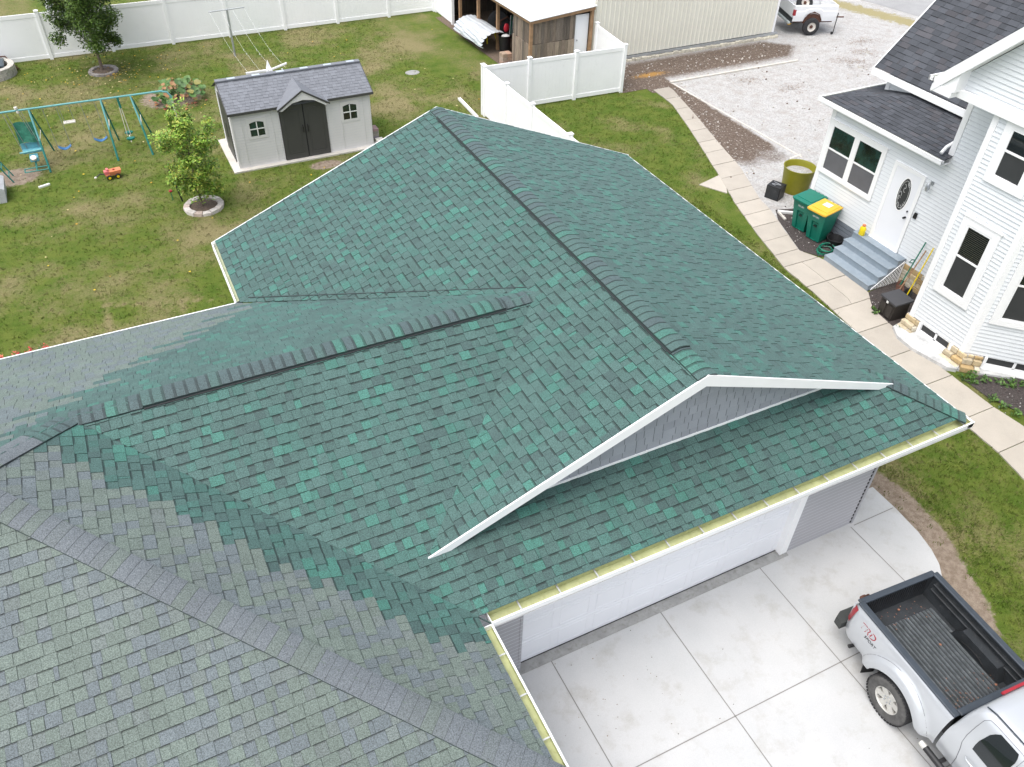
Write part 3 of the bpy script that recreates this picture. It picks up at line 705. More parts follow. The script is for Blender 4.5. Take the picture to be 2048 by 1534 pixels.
stones('foundation',(XB-.03,3.47,0),d45,(-1,-1,0),.46,.0,.41,.14,.75); stones('foundation',(XB+.0+1.35,3.46-1.35,0),d45,(-1,-1,0),.5,0,.41,.14,.75)
stones('foundation',(XW+.02,6.9,0),(0,-1,0),nX,1.75,.0,.62); stones('foundation',(XW+.05,5.2,0),(-1,0,0),(0,1,0),1.4,0,.42)
mb=MB()
def lump(P,h,jit=.03):
    mb.prism([(x+r3.uniform(-jit,jit),y+r3.uniform(-jit,jit),.0) for x,y in P],(0,0,h))
lump([(4.86,5.25),(4.68,4.9),(4.66,4.4),(4.72,3.9),(4.82,3.45),(5.0,3.3),(5.5,3.5),(5.5,5.25),(5.2,5.35)],.11)
lump([(5.1,3.35),(5.35,3.05),(5.75,2.75),(6.1,2.45),(6.4,2.6),(5.6,3.5)],.07)
mb.build('footing',M['mortar'],nb,bevel=.03)
# windows
def window(o,u,n,y0,y1,z0,z1,tr=.13,sash=.045,up='glass',lo='screen',double=False,sill=True,blind=False,parent=nb,sp=None):
    """opening from u=y0..y1 in the wall plane through o"""
    o=Vector(o); u=Vector(u).normalized(); n=Vector(n).normalized(); Z=Vector((0,0,1)); mb=MB()
    def B(m_,a,b,za,zb_,n0,n1): m_.slab(o+u*a+Z*za+n*n0,u*(b-a),n*(n1-n0),Z*(zb_-za))
    W=y1-y0
    B(mb,y0,y0+tr,z0,z1,0,.045); B(mb,y1-tr,y1,z0,z1,0,.045); B(mb,y0+tr,y1-tr,z1-tr,z1,0,.045); B(mb,y0+tr,y1-tr,z0,z0+tr,0,.05)
    B(mb,y0-.03,y1+.03,z1,z1+.035,0,.06)
    root=mb.build('window',M['white'],parent)
    cols=[(y0+tr,y1-tr)] if not double else [(y0+tr,(y0+y1)/2-.05),((y0+y1)/2+.05,y1-tr)]
    if double: m2=MB(); B(m2,(y0+y1)/2-.05,(y0+y1)/2+.05,z0+tr,z1-tr,0,.04); m2.build('mullion',M['white'],root)
    zm=sp if sp else (z0+z1)/2
    for a,b in cols:
        m2=MB(); q=sash
        for (za,zb_,nn_) in ((z0+tr,zm+.02,.0),(zm-.02,z1-tr,.008)):
            B(m2,a,a+q,za,zb_,.012+nn_,.034+nn_*.5); B(m2,b-q,b,za,zb_,.012+nn_,.034+nn_*.5); B(m2,a+q,b-q,za,za+q,.012+nn_,.034+nn_*.5); B(m2,a+q,b-q,zb_-q,zb_,.012+nn_,.034+nn_*.5)
        m2.build('sash',M['white'],root)
        p=MB(); B(p,a+q,b-q,z0+tr+q,zm+.02-q,.0145,.018); p.build('pane',M[lo],root)
        p=MB(); B(p,a+q,b-q,zm-.02+q,z1-tr-q,.0145,.018); p.build('pane',M[up],root)
        if blind:
            p=MB(); z=zm+.05
            while z<z1-tr-q: B(p,a+q,b-q,z,z+.006,.0185,.0195); z+=.045
            p.build('blind',M['blind'],root)
    return root
M['blind']=mat('blind_slat',(.10,.09,.06),.6)
window((XW-.015,10.74,0),(0,-1,0),nX,0,2.13,1.65,3.22,tr=.10,double=True,up='glass_t',lo='screen',sp=2.42)
window((XB-.015,4.90,0),(0,-1,0),nX,0,1.02,1.43,3.50,tr=.17,up='glass',lo='darkscreen',blind=True,sp=2.53)
window((XB-.015,4.86,0),(0,-1,0),nX,0,1.02,4.42,5.86,tr=.17,up='glass',lo='darkscreen',sp=5.2)
window(Vector((XB,3.5,0))+Vector((-1,-1,0)).normalized()*.016,d45,(-1,-1,0),.20,1.5,1.38,3.5,tr=.16,up='glass',lo='darkscreen',sp=2.5)
window(Vector((XB,3.5,0))+Vector((-1,-1,0)).normalized()*.016,d45,(-1,-1,0),.20,1.5,4.42,5.86,tr=.16,up='glass',lo='darkscreen',sp=5.2)
# basement windows
def bwin(o,u,n,L_):
    o=Vector(o); u=Vector(u).normalized(); n=Vector(n).normalized(); Z=Vector((0,0,1))
    mb=MB(); B=lambda a,b,za,zb_,n0,n1: mb.slab(o+u*a+Z*za+n*n0,u*(b-a),n*(n1-n0),Z*(zb_-za))
    mb.slab(o+Z*.02+n*.12,u*L_,-n*.12+Z*.15,Z*.03); B(0,.07,.03,.41,-.02,.10); B(L_-.07,L_,.03,.41,-.02,.10); B(.05,L_-.05,.15,.20,0,.04); B(L_/2-.03,L_/2+.03,.17,.40,0,.04); B(.05,L_-.05,.38,.42,0,.04)
    r=mb.build('basement_window',M['white'],nb); p=MB(); p.slab(o+u*.05+Z*.17+n*.01,u*(L_-.1),n*.01,Z*.22); p.build('pane',M['darkscreen'],r)
bwin((XB+.03,4.84,0),(0,-1,0),nX,1.04); bwin(Vector((XB+.04,3.5,0))+d45*.46+Vector((1,1,0)).normalized()*.02,d45,(-1,-1,0),1.42)
# front door
mb=MB(); mb.box((XW-.055,7.20,.74),(XW-.0,7.30,3.08)); mb.box((XW-.055,8.15,.74),(XW-.0,8.25,3.08)); mb.box((XW-.055,7.30,2.98),(XW-.0,8.15,3.08)); mb.box((XW-.09,7.20,.70),(XW-.0,8.25,.78))
dr=mb.build('door',M['white'],nb)
mb=MB(); mb.box((XW-.04,7.30,.78),(XW-.02,8.15,2.98)); dl=mb.build('door_leaf',M['door_w'],dr)
mb=MB(); mb.lathe((XW-.045,7.72,2.34),[(0,.012),(.19,.012),(.21,.0),(.21,-.004)],28,nX,0,sx=1,sy=1); 
ov=MB(); 
def ellipse(m_,cx,cy,cz,ry,rz_,x,c=None,n=28,m=0): m_.face([(x,cy+ry*math.cos(-2*math.pi*i/n),cz+rz_*math.sin(-2*math.pi*i/n)) for i in range(n)],m)
ellipse(ov,0,7.66,2.34,.215,.50,XW-.0455); ov.build('oval_frame',M['white'],dr)
ov=MB(); ellipse(ov,0,7.66,2.34,.18,.46,XW-.0475); og=ov.build('oval_glass',M['darkscreen'],dr)
ov=MB(); 
for k in range(9):
    a=k*.7; cy,cz=7.66+.09*math.cos(a*1.7),2.34+.36*math.sin(a)
    ov.tube([(XW-.051,cy+.04*math.cos(t*.9+k),cz+.06*math.sin(t*1.1+k)) for t in range(5)],.004,5)
ov.tube([(XW-.051,7.66+.15*math.cos(t*.45),2.34+.40*math.sin(t*.45)) for t in range(15)],.004,5)
ov.build('oval_leading',M['paper'],dr)
mb=MB(); mb.lathe((XW-.045,7.36,1.80),[(.03,0),(.03,.02),(.014,.03),(.014,.05),(.03,.055),(.03,.08),(0,.085)],12,nX); mb.lathe((XW-.045,7.36,1.98),[(.025,0),(.025,.02),(0,.02)],12,nX); mb.build('door_knob',M['black'],dr,smooth=40)
mb=MB(); mb.box((XW-.05,7.05,1.9),(XW-.01,7.14,2.06)); mb.box((XW-.08,7.06,1.93),(XW-.05,7.13,1.99)); mb.build('doorbell',M['black'],nb)
mb=MB(); mb.lathe((XW-.02,6.98,3.0),[(.05,0),(.05,.02),(0,.02)],12,nX); mb.tube([(XW-.03,6.98,3.0),(XW-.12,6.98,3.10),(XW-.16,6.98,3.03)],.01,6); mb.lathe((XW-.16,6.98,2.80),[(.03,0),(.055,.05),(.06,.17),(.03,.22),(.01,.24)],8); mb.build('wall_lamp',M['steel'],nb,smooth=40)
# steps
st=MB(); y0,y1=6.86,8.60; 
prof=[(5.56,0),(5.56,.165),(5.54,.165),(5.54,.19),(5.86,.19),(5.86,.355),(5.84,.355),(5.84,.38),(6.15,.38),(6.15,.545),(6.13,.545),(6.13,.57),(6.44,.57),(6.44,.735),(6.42,.735),(6.42,.76),(6.72,.76),(6.72,.70),(6.6,.70),(6.6,.64),(5.7,.05),(5.6,.0)]
st.prism([(x,y0,z) for x,z in prof],(0,y1-y0,0)); steps=st.build('steps',M['step'],nb)
mb=MB(); TRI=[(5.70,.02),(6.68,.02),(6.68,.66)]
for k in range(22):
    x=5.0+k*.10
    for sg in (1,-1):
        q=clip([(x,0),(x+.028,0),(x+.028+sg*.8,.8),(x+sg*.8,.8)],TRI) if sg>0 else clip([(x,0),(x+.028,0),(x+.028-.8,.8),(x-.8,.8)],TRI)
        if q: mb.prism([(p[0],y0-.02-.004*sg,p[1]) for p in q],(0,.008,0))
mb.slab((5.66,y0-.03,.02),(1.0,0,.65),(0,.02,0),(0,0,.03)); mb.slab((6.66,y0-.03,.02),(.03,0,0),(0,.02,0),(0,0,.64))
mb.build('lattice',M['vinyl'],steps)
# porch roof (hip) in grey shingles
def grey(*_):
    r=r3.random(); t=r3.uniform(.8,1.22); b=(.064,.069,.079) if r<.8 else (.074,.074,.082)
    return tuple(v*t for v in b),False
pm=MB(); PP=.24; zpe=3.78
shingles(pm,(6.4,6.72,zpe),(0,1,0),(1,0,0),PP,[[(0,.05),(4.40,.05),(2.5,1.9),(0,1.9)]],grey,0,4.4,1.9,d0=.05,expo=.14,thick=.012,wd=(.14,.34))
shingles(pm,(6.4,11.13,zpe),(1,0,0),(0,-1,0),PP,[[(.05,.05),(5.0,.05),(5.0,1.9),(1.9,1.9)]],grey,0,5,1.9,d0=.05,expo=.14,thick=.012,wd=(.14,.34))
pr=pm.build('porch_roof',M['roofgrey'],nb)
mb=MB(); mb.box((6.42,6.75,zpe-.14),(8.4,11.05,zpe-.10)); mb.box((8.3,10.81,zpe-.14),(11.5,11.1,zpe-.1)); mb.build('soffit',M['white'],pr)
def gut2(name,a,b,out,par,wt=.12,dp=.10):
    a=Vector(a); b=Vector(b); t=b-a; out=Vector(out); up=Vector((0,0,1)); mb=MB(); o=a-out*wt
    mb.slab(o-up*dp,t,out*wt,up*.012,0); mb.slab(o-up*dp,t,out*.012,up*dp,0); mb.slab(a-out*.02-up*dp,t,out*.026,up*dp,0); mb.slab(a-out*(wt-.02)-up*.05,t,out*(wt-.06),up*.006,1); mb.slab(a-out*.04-up*.008,t,out*.05,up*.014,0)
    for e in (a,b-t.normalized()*.012): mb.slab(e-out*wt-up*dp,t.normalized()*.012,out*wt,up*dp,0)
    mb.build(name,[M['white'],M['gutin_pale']],par)
gut2('gutter',(6.36,6.72,zpe+.01),(6.36,11.16,zpe+.01),(-1,0,0),pr); gut2('gutter',(6.4,11.18,zpe+.01),(11.5,11.18,zpe+.01),(0,1,0),pr)
mb=MB(); mb.tube([(6.95,6.78,4.62),(6.85,6.86,4.2),(6.66,6.95,4.02),(6.50,6.92,3.9)],.045,8); mb.build('downspout',M['white'],nb,smooth=50)
# upper grey roof
um=MB()
shingles(um,(8.0,6.9,4.45),(0,1,0),(1,0,0),1.0,[[(-8,.03),(4.05,.03),(4.05,4.6),(-8,4.6)]],grey,-8,4.1,4.6,d0=.03,expo=.155,thick=.013,wd=(.16,.38))
ur=um.build('upper_roof',M['roofgrey'],nb)
mb=MB(); mb.face([(12.6,10.95,9.05),(12.6,-1,9.05),(17.2,-1,4.45),(17.2,10.95,4.45)]); mb.face([(17.2,-1,4.5),(12.6,-1,9.1),(12.6,10.95,9.1),(17.2,10.95,4.5)]); mb.build('rear_slope',M['liner'],ur)
mb=MB(); mb.slab((7.97,6.85,4.27),(.03,0,0),(0,4.1,0),(0,0,.19)); mb.slab((7.97,10.95,4.27),(4.63,0,4.63),(0,.03,0),(0,0,.18)); mb.slab((8.0,6.9,4.27),(.35,0,0),(0,4.05,0),(0,0,.02)); mb.build('fascia',M['white'],ur)
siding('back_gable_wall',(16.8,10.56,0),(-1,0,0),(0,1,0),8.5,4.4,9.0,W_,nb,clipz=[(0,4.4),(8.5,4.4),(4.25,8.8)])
# big front gable roof above the bay (12 in 12), its eave gutter and rake boards
zr0=6.1; yr0=6.72; px_=4.95; hh=5.55
gm=MB()
shingles(gm,(px_+.04,yr0,zr0),(1,0,0),(0,-1,0),1.0,[[(0,.03),(7,.03),(7,hh),(0,hh)]],grey,0,7,hh,d0=.03,expo=.155,thick=.013,wd=(.16,.38))
gm.face([(px_+.04,yr0-hh,zr0+hh),(px_+.04,yr0-2*hh,zr0),(12,yr0-2*hh,zr0),(12,yr0-hh,zr0+hh)],0,(.08,.08,.09))
gr=gm.build('gable_roof',M['roofgrey'],nb)
mb=MB()
for sg in (1,-1):
    yA=yr0-hh+sg*hh
    mb.slab((px_,yA,zr0-.30),(0,-sg*hh,hh),(.035,0,0),(0,0,.32)); mb.slab((px_+.035,yA,zr0-.28),(0,-sg*hh,hh),(.34,0,0),(0,0,.02))
mb.build('rake_board',M['white'],gr)
mb=MB(); mb.box((px_+.012,6.2,zg0-.165),(XB+.1,6.75,zg0-.02)); mb.build('eave_return',M['white'],gr)
gut2('gutter',(px_-.04,yr0+.12,zr0+.02),(px_+6,yr0+.12,zr0+.02),(0,1,0),gr)
mb=MB(); mb.prism([(px_+.04,6.73,zr0-.03),(px_+.04,6.15,zr0+.5),(px_+.04,6.15,zg0-.03),(px_+.04,6.73,zg0-.03)][::-1],(XB+.15-px_,0,0)); mb.build('eave_box',M['white'],gr)
# ================================================================== FENCES
def fence(name,label,P,h=1.85,posts=None,endpost=True,skip=()):
    """posts at the points P, tongue-and-groove vinyl panels between"""
    r=thing(name,label,'fence',(P[0][0],P[0][1],0))
    for i,(x,y) in enumerate(P):
        if i in skip: continue
        mb=MB(); mb.box((x-.064,y-.064,0),(x+.064,y+.064,h+.06)); mb.box((x-.082,y-.082,h+.06),(x+.082,y+.082,h+.085))
        mb.face([(x-.082,y-.082,h+.085),(x+.082,y-.082,h+.085),(x,y,h+.12)]); mb.face([(x+.082,y-.082,h+.085),(x+.082,y+.082,h+.085),(x,y,h+.12)]); mb.face([(x+.082,y+.082,h+.085),(x-.082,y+.082,h+.085),(x,y,h+.12)]); mb.face([(x-.082,y+.082,h+.085),(x-.082,y-.082,h+.085),(x,y,h+.12)])
        mb.build('post',M['vinyl'],r)
    for (x0,y0),(x1,y1) in zip(P[:-1],P[1:]):
        a=Vector((x0,y0,0)); b=Vector((x1,y1,0)); t=(b-a).normalized(); n=Vector((-t.y,t.x,0)); L_=(b-a).length-.128; a=a+t*.064
        mb=MB(); mb.slab(a-n*.025+Vector((0,0,h-.16)),t*L_,n*.05,(0,0,.15)); mb.slab(a-n*.025+Vector((0,0,.05)),t*L_,n*.05,(0,0,.15))
        k=0; nb_=max(1,round(L_/.152)); wv=L_/nb_
        for k in range(nb_): mb.slab(a+t*(k*wv+.0007)-n*.011+Vector((0,0,.2)),t*(wv-.0014),n*.022,(0,0,h-.36))
        mb.slab(a-n*.006+Vector((0,0,.2)),t*L_,n*.012,(0,0,h-.36))
        mb.build('panel',M['vinyl'],r)
    return r
fence('privacy_fence','long white vinyl privacy fence running along the far back edge of the lawn',[(-18.5,34.05),(-16.02,34.05),(-13.56,34.03),(-11.12,34.01),(-8.66,33.98),(-6.2,33.96),(-3.72,33.95),(-1.24,33.94),(1.29,33.93),(3.62,33.93)])
fence('privacy_fence','short white vinyl fence turning from the back fence to the open wooden shed',[(3.69,33.8),(3.69,31.75)],h=1.9)
fence('privacy_fence','three-panel white vinyl fence standing on the lawn in front of the weathered plank shed',[(.72,21.86),(2.62,21.82),(4.6,21.75),(6.72,21.66)],h=1.82)
fence('privacy_fence','white vinyl fence running from the corner post towards the peak of the green roof',[(.72,21.86-.17),(.74,19.92),(.76,18.0),(.78,15.45),(.8,13.1)],h=1.82)
fence('privacy_fence','single white vinyl fence panel between the corner post and the cream metal barn',[(6.80,21.82),(7.02,24.3)],h=1.82,skip=(0,))
fence('privacy_fence','white vinyl fence of the neighbouring yard, running away behind the back fence and small tree',[(-13.1,34.3),(-13.1,36.7),(-13.1,39.1),(-13.1,41.5)],h=1.95)
fence('privacy_fence','tall white vinyl fence glimpsed above the back fence, behind the round-crowned tree',[(-12.95,36.9),(-10.5,36.9),(-8.1,36.9),(-5.7,36.9)],h=1.6) if False else None
# ================================================================== BARN
barn=thing('metal_barn','large cream ribbed metal barn with a galvanised base rail, behind the gravel lot','barn',(12,27,0))
mb=MB(); x0,x1,yb,zt=6.98,16.85,24.5,4.6
mb.box((x0,yb+.03,.25),(x1,yb+.06,zt)); x=x0+.05
while x<x1-.05:
    mb.prism([(x,yb+.03,.25),(x+.022,yb+.0,.25),(x+.045,yb+.0,.25),(x+.067,yb+.03,.25)],(0,0,zt-.25)); x+=.23
mb.box((x1-.03,yb+.02,.25),(x1+.0,yb+14,zt)); y=yb+.3
while y<yb+14: mb.prism([(x1,y,.25),(x1+.03,y+.02,.25),(x1+.03,y+.045,.25),(x1,y+.067,.25)],(0,0,zt-.25)); y+=.23
mb.box((x0,yb+.06,.25),(x0+.03,yb+14,zt)); mb.box((x0,yb+14,.25),(x1,yb+14.03,zt))
mb.build('wall',M['barn'],barn)
mb=MB(); mb.box((x1-.07,yb-.01,.25),(x1+.035,yb+.10,zt)); mb.build('corner_trim',M['white'],barn)
mb=MB(); mb.slab((x0,yb-.06,.13),(x1-x0+.25,0,.0),(0,.10,0),(0,0,.09)); mb.build('base_rail',M['steel'],barn)
mb=MB(); mb.prism([(x0-.3,yb-.35,zt),(x0-.3,yb+7.2,zt+2.1),(x0-.3,yb+14.4,zt)],(x1-x0+.6,0,0)); mb.build('roof',M['metal_w'],barn)
mb=MB(); x=x0-.1
while x<x1+.25:
    wv=r3.uniform(.12,.26); t=r3.uniform(.85,1.15); mb.box((x,yb-.12-r3.uniform(0,.05),0),(x+wv,yb+.12,r3.uniform(.10,.15)),0,(.58*t,.54*t,.44*t)); x+=wv+.01
mb.build('foundation',M['stone'],barn,bevel=.02)
# ================================================================== OPEN WOODEN LEAN-TO
ws=thing('lean_to_shed','open-sided lean-to of weathered planks with a white metal roof, against the cream barn','shed',(6,28,0))
def planks(name,o,u,n,L_,z0,z1,pw=.15,parent=ws,tone=1.0,m='wood_old'):
    o=Vector(o); u=Vector(u).normalized(); n=Vector(n).normalized(); mb=MB(); x=0
    while x<L_-.01:
        wv=min(pw*r3.uniform(.8,1.15),L_-x); t=r3.uniform(.6,1.3)*tone; c=r3.choice(((.23,.18,.14),(.20,.165,.135),(.26,.21,.16)))
        mb.slab(o+u*(x+.003)+Vector((0,0,z0)),u*(wv-.006),n*r3.uniform(.018,.028),(0,0,z1-z0+r3.uniform(-.015,.015)),0,tuple(v*t for v in c)); x+=wv
    return mb.build(name,M[m],parent)
sx0,sx1,sy=4.02,6.9,24.52
planks('plank_wall',(sx0+.07,sy,0),(1,0,0),(0,-1,0),2.0,.03,1.30); planks('plank_wall',(sx0+.07,sy+.02,0),(1,0,0),(0,-1,0),2.0,1.31,2.24,tone=.8)
planks('plank_wall',(sx0+.0,26.05,0),(0,-1,0),(-1,0,0),1.48,.03,1.30); planks('plank_wall',(sx0+.02,26.05,0),(0,-1,0),(-1,0,0),1.48,1.31,2.24,tone=.85)
mb=MB()
for (x,y,h) in ((sx0+.02,sy-.03,2.24),(6.84,sy-.03,2.4),(4.2,27.9,2.35),(4.0,29.5,2.35),(3.85,31.2,2.3)):
    mb=MB(); mb.box((x-.06,y-.06,0),(x+.06,y+.06,h)); mb.build('post',M['wood_new'],ws)

mb=MB(); mb.slab((sx0-.08,sy-.14,2.14),(2.98,0,.24),(0,.045,0),(0,0,.13)); mb.slab((sx0-.06,sy-.08,2.14),(-.25,7.9,.0),(.05,0,0),(0,0,.12)); mb.build('beam',M['wood_new'],ws)
mb=MB(); mb.prism([(sx0-.12,sy-.2,2.27),(6.97,sy-.2,2.53),(6.97,33,2.62),(3.5,33,2.33)],(0,0,.03)); mb.build('roof',M['metal_w'],ws)
mb=MB(); mb.box((6.14,sy+.06,.1),(6.76,sy+.10,2.2)); mb.build('side_door',M['door_w'],ws); mb=MB(); mb.lathe((6.24,sy+.055,1.2),[(.03,0),(.03,.05),(0,.06)],10,(0,-1,0)); mb.build('door_knob',M['steel'],ws)
planks('back_wall',(6.95,33,0),(0,-1,0),(-1,0,0),8.3,.02,2.3,tone=.35); planks('back_wall',(3.7,33.0,0),(1,0,0),(0,-1,0),3.5,.02,2.5,tone=.35)
mb=MB(); 
for k in range(5): mb.slab((3.9+k*.03,28.2+k*.35,2.32),(2.3,0,.1),(0,.12,0),(0,0,.03))
mb.build('rafter',M['steel'],ws)
mb=MB(); mb.face([(3.9,24.6,.022),(6.97,24.6,.022),(6.97,33,.022),(3.3,33,.022),(3.5,26.3,.022)]); struct(mb.build('shed_floor',M['mulch']))
# things in and around the lean-to
def single(mb,name,m,label,cat,group=None,**k):
    o=mb.build(name,m,None,**k); tag(o,label,cat,group); return o
rows=[]
for i in range(49):
    t=i/48; an=R_(200)-t*R_(150); rr=.62+(.022 if (i//3)%2 else 0)
    rows.append([Vector((3.72+.02*j+rr*math.cos(an)*1.05+.03*math.sin(j*1.3+i),30.15-.26*j-.10*math.sin(t*3),.03+max(0,.42+rr*math.sin(an)*.75))) for j in range(11)])
mb=MB(); mb.grid(rows); o=single(mb,'metal_sheet',M['metal_s'],'curled sheet of white corrugated metal lying on the lawn edge by the lean-to','metal sheet'); so_=o.modifiers.new('s','SOLIDIFY'); so_.thickness=.01
can=thing('trash_can','round black plastic trash can holding white and green odds and ends in the lean-to','trash can',(4.38,27.55,0))
mb=MB(); mb.lathe((4.38,27.55,.02),[(0,0),(.22,0),(.28,.68),(.30,.68),(.30,.72),(.27,.72),(.21,.05),(0,.05)],20); mb.build('barrel',M['black'],can,smooth=40)
mb=MB(); mb.ico((4.38,27.5,.68),.2,(1,1,.5),0,None,.1); mb.build('white_bag',M['paper'],can,smooth=60)
def jerry(x,y,z,rz,label,m='redp'):
    t=thing('fuel_can',label,'fuel can',(x,y,z),rz,'red fuel cans in the lean-to',local=True)
    mb=MB(); mb.box((-.17,-.1,.01),(.17,.1,.32)); mb.build('body',M[m],t,bevel=.03); mb=MB(); mb.tube([(-.1,0,.32),(-.1,0,.40),(.08,0,.40),(.08,0,.32)],.02,6); mb.build('handle',M[m],t); mb=MB(); mb.tube([(.13,0,.32),(.2,0,.42)],.025,8); mb.build('spout',M['black'],t)
jerry(4.83,27.1,.35,.4,'red fuel can beside the black trash can, nearest the plank wall'); jerry(4.30,29.9,.3,1.2,'red fuel can behind the lean-to post, deeper inside than the trash can')
mb=MB()
for i in range(2):
    for j in range(3): mb.box((3.60+i*.22,26.10,.02+j*.15),(3.81+i*.22,26.47,.165+j*.15),0,tuple(v*r3.uniform(.85,1.15) for v in (.38,.27,.22)))
single(mb,'block_stack',M['brick'],'stack of tan concrete blocks at the corner of the lean-to','blocks',bevel=.008)
mw=thing('riding_mower','dark machine with big black tyre and rusty arms stored inside the lean-to','machine',(5.2,29.6,0))
mb=MB(); mb.lathe((5.0,29.5,.62),[(.15,-.12),(.42,-.13),(.5,-.08),(.5,.08),(.42,.13),(.15,.12)],22,(-.5,-.85,.1)); mb.build('tyre',M['tyre'],mw,smooth=40)
mb=MB(); mb.lathe((5.0,29.5,.62),[(0,.10),(.2,.10),(.26,.05)],14,(-.5,-.85,.1)); mb.tube([(4.9,29.3,.7),(5.3,29.2,.9),(5.7,29.4,.6)],.04,6); mb.build('hub',M['rust'],mw)
mb=MB(); mb.box((5.1,29.6,.3),(5.9,30.3,.9)); mb.tube([(5.5,29.6,.9),(5.4,29.3,1.3)],.03,6); mb.build('body',M['black'],mw,bevel=.05)
tl=thing('garden_tools','bundle of green and white handled garden tools leaning in the lean-to','garden tools',(4.75,27.5,0))
for k in range(7):
    mb=MB(); mb.tube([(4.55+.06*k,27.45+.03*k,.5),(4.75+.07*k,27.75,1.45-.04*k)],.014,6); mb.build('handle',M['hose'] if k%2 else M['steel'],tl)
mb=MB(); mb.ico((4.55,27.75,.95),.14,(1,.5,1.4)); mb.build('red_hood',M['redp'],tl,smooth=60)
mb=MB(); mb.tube([(3.95,28.6,.62),(4.25,28.2,.62)],.035,6); mb.tube([(3.98,28.56,.6),(3.98,28.5,.1)],.03,6); mb.tube([(4.22,28.25,.6),(4.3,28.0,.1)],.03,6); single(mb,'saw_horse',M['yellow'],'yellow metal trestle beside the black trash can','trestle')
mb=MB(); 
for k in range(5): mb.ico((3.75+.1*k,31.3-.22*k,.1+.03*(k%2)),.2,(1,.7,.5),0,tuple(v*r3.uniform(.8,1.1) for v in (.5,.42,.32)),.15)
single(mb,'rock_pile',M['edge_stone'],'pile of flat tan rocks at the foot of the fence end, left of the lean-to','rocks')
mb=MB(); mb.slab((.36,23.45,.03),(-.08,-1.9,0),(.10,.01,0),(0,0,.06)); mb.slab((.36,23.45,.09),(-.08,-1.9,0),(.012,.0,0),(0,0,.03)); mb.slab((.45,23.45,.09),(-.08,-1.9,0),(.012,.0,0),(0,0,.03))
single(mb,'gutter_piece',M['white'],'length of white aluminium gutter lying on the grass beside the vinyl fence corner','gutter piece')
mb=MB(); mb.lathe((-.23,26.85,.0),[(0,.02),(.22,.02),(.26,.0)],14,sx=1.2); single(mb,'stone_disc',M['apron'],'flat round grey stone cover set in the lawn behind the green roof peak','stone')
# ================================================================== GARDEN SHED
sh=thing('garden_shed','beige resin garden shed with grey roof, dark double doors and two small windows','shed',(-6.25,22,0))
X0,X1,Y0,Y1=-8.57,-3.94,20.95,23.3; ze=1.98; zr=2.55; ym=(Y0+Y1)/2
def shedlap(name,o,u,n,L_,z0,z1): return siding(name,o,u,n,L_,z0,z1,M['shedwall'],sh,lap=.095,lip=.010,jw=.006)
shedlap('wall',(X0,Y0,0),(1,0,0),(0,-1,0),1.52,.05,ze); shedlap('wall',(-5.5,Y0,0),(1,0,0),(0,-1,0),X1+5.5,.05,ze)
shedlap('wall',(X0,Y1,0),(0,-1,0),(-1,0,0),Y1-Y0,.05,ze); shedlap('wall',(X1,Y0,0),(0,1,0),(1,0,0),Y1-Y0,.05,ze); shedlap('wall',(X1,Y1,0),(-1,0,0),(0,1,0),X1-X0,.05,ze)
mb=MB(); mb.prism([(X0+.02,Y0,ze),(X0+.02,Y1,ze),(X0+.02,ym,zr-.02)],(-.03,0,0)); mb.build('gable_panel',M['shedwall'],sh); mb=MB(); mb.prism([(X1-.02,Y0,ze),(X1-.02,Y1,ze),(X1-.02,ym,zr-.02)],(.03,0,0)); mb.build('gable_panel',M['shedwall'],sh)
mb=MB()
for x in (X0-.012,-7.30,-8.28,-5.48,-4.98,-4.2,X1-.05): mb=MB(); mb.box((x,Y0-.024,.05),(x+.035 if abs(x-X0)<.1 or abs(x-X1)<.1 else x+.012,Y0-.005,ze-.02)); mb.build('panel_rib',M['shedwall'],sh)
mb=MB(); mb.box((X0-.03,Y0,.05),(X0-.0,Y0+.05,ze)); mb.build('panel_rib',M['shedwall'],sh)
mb=MB(); mb.box((X0-.035,Y0+.5,.05),(X0-.01,Y1-.5,ze)); mb.box((X0-.05,Y0+1.1,.7),(X0-.03,Y0+1.25,1.2)); mb.build('side_panel',M['sheddoor'],sh)
# roof
rm=MB(); zpit=(zr-ze)/(ym-Y0); r4=random.Random(9)
def shedcol(u,d): t=r4.uniform(.9,1.12); return (.165*t,.175*t,.195*t),False
zl=ze+.0-.1*zpit
shingles(rm,(X0-.1,Y0-.12,zl),(1,0,0),(0,1,0),zpit,[[(0,0),(X1-X0+.2,0),(X1-X0+.2,ym-Y0+.12),(0,ym-Y0+.12)]],shedcol,0,5,ym-Y0+.12,d0=0,expo=.12,thick=.008,wd=(.10,.22))
shingles(rm,(X0-.1,Y1+.12,zl),(1,0,0),(0,-1,0),zpit,[[(0,0),(X1-X0+.2,0),(X1-X0+.2,ym-Y0+.12),(0,ym-Y0+.12)]],shedcol,0,5,ym-Y0+.12,d0=0,expo=.12,thick=.008,wd=(.10,.22))
sr=rm.build('roof',M['shedroof'],sh)
mb=MB(); mb.box((X0-.11,Y0-.13,zl-.06),(-7.06,Y0-.105,zl+.02)); mb.box((-5.42,Y0-.13,zl-.06),(X1+.11,Y0-.105,zl+.02)); mb.slab((X0-.11,Y0-.12,zl-.05),(0,ym-Y0+.12,(ym-Y0+.12)*zpit),(.02,0,0),(0,0,.07)); mb.slab((X1+.09,Y0-.12,zl-.05),(0,ym-Y0+.12,(ym-Y0+.12)*zpit),(.02,0,0),(0,0,.07)); mb.build('roof_trim',M['sheddoor'],sr)
mb=MB(); mb.box((X0-.1,ym-.10,zr-.005),(X1+.1,ym+.10,zr+.035)); mb.build('ridge_piece',M['roofcap'] if 'roofcap' in M else mat('shed_ridge',(.17,.18,.2),.8,var=.1,vs=5),sr)
M['skyl']=mat('skylight',(.42,.47,.52),.3)
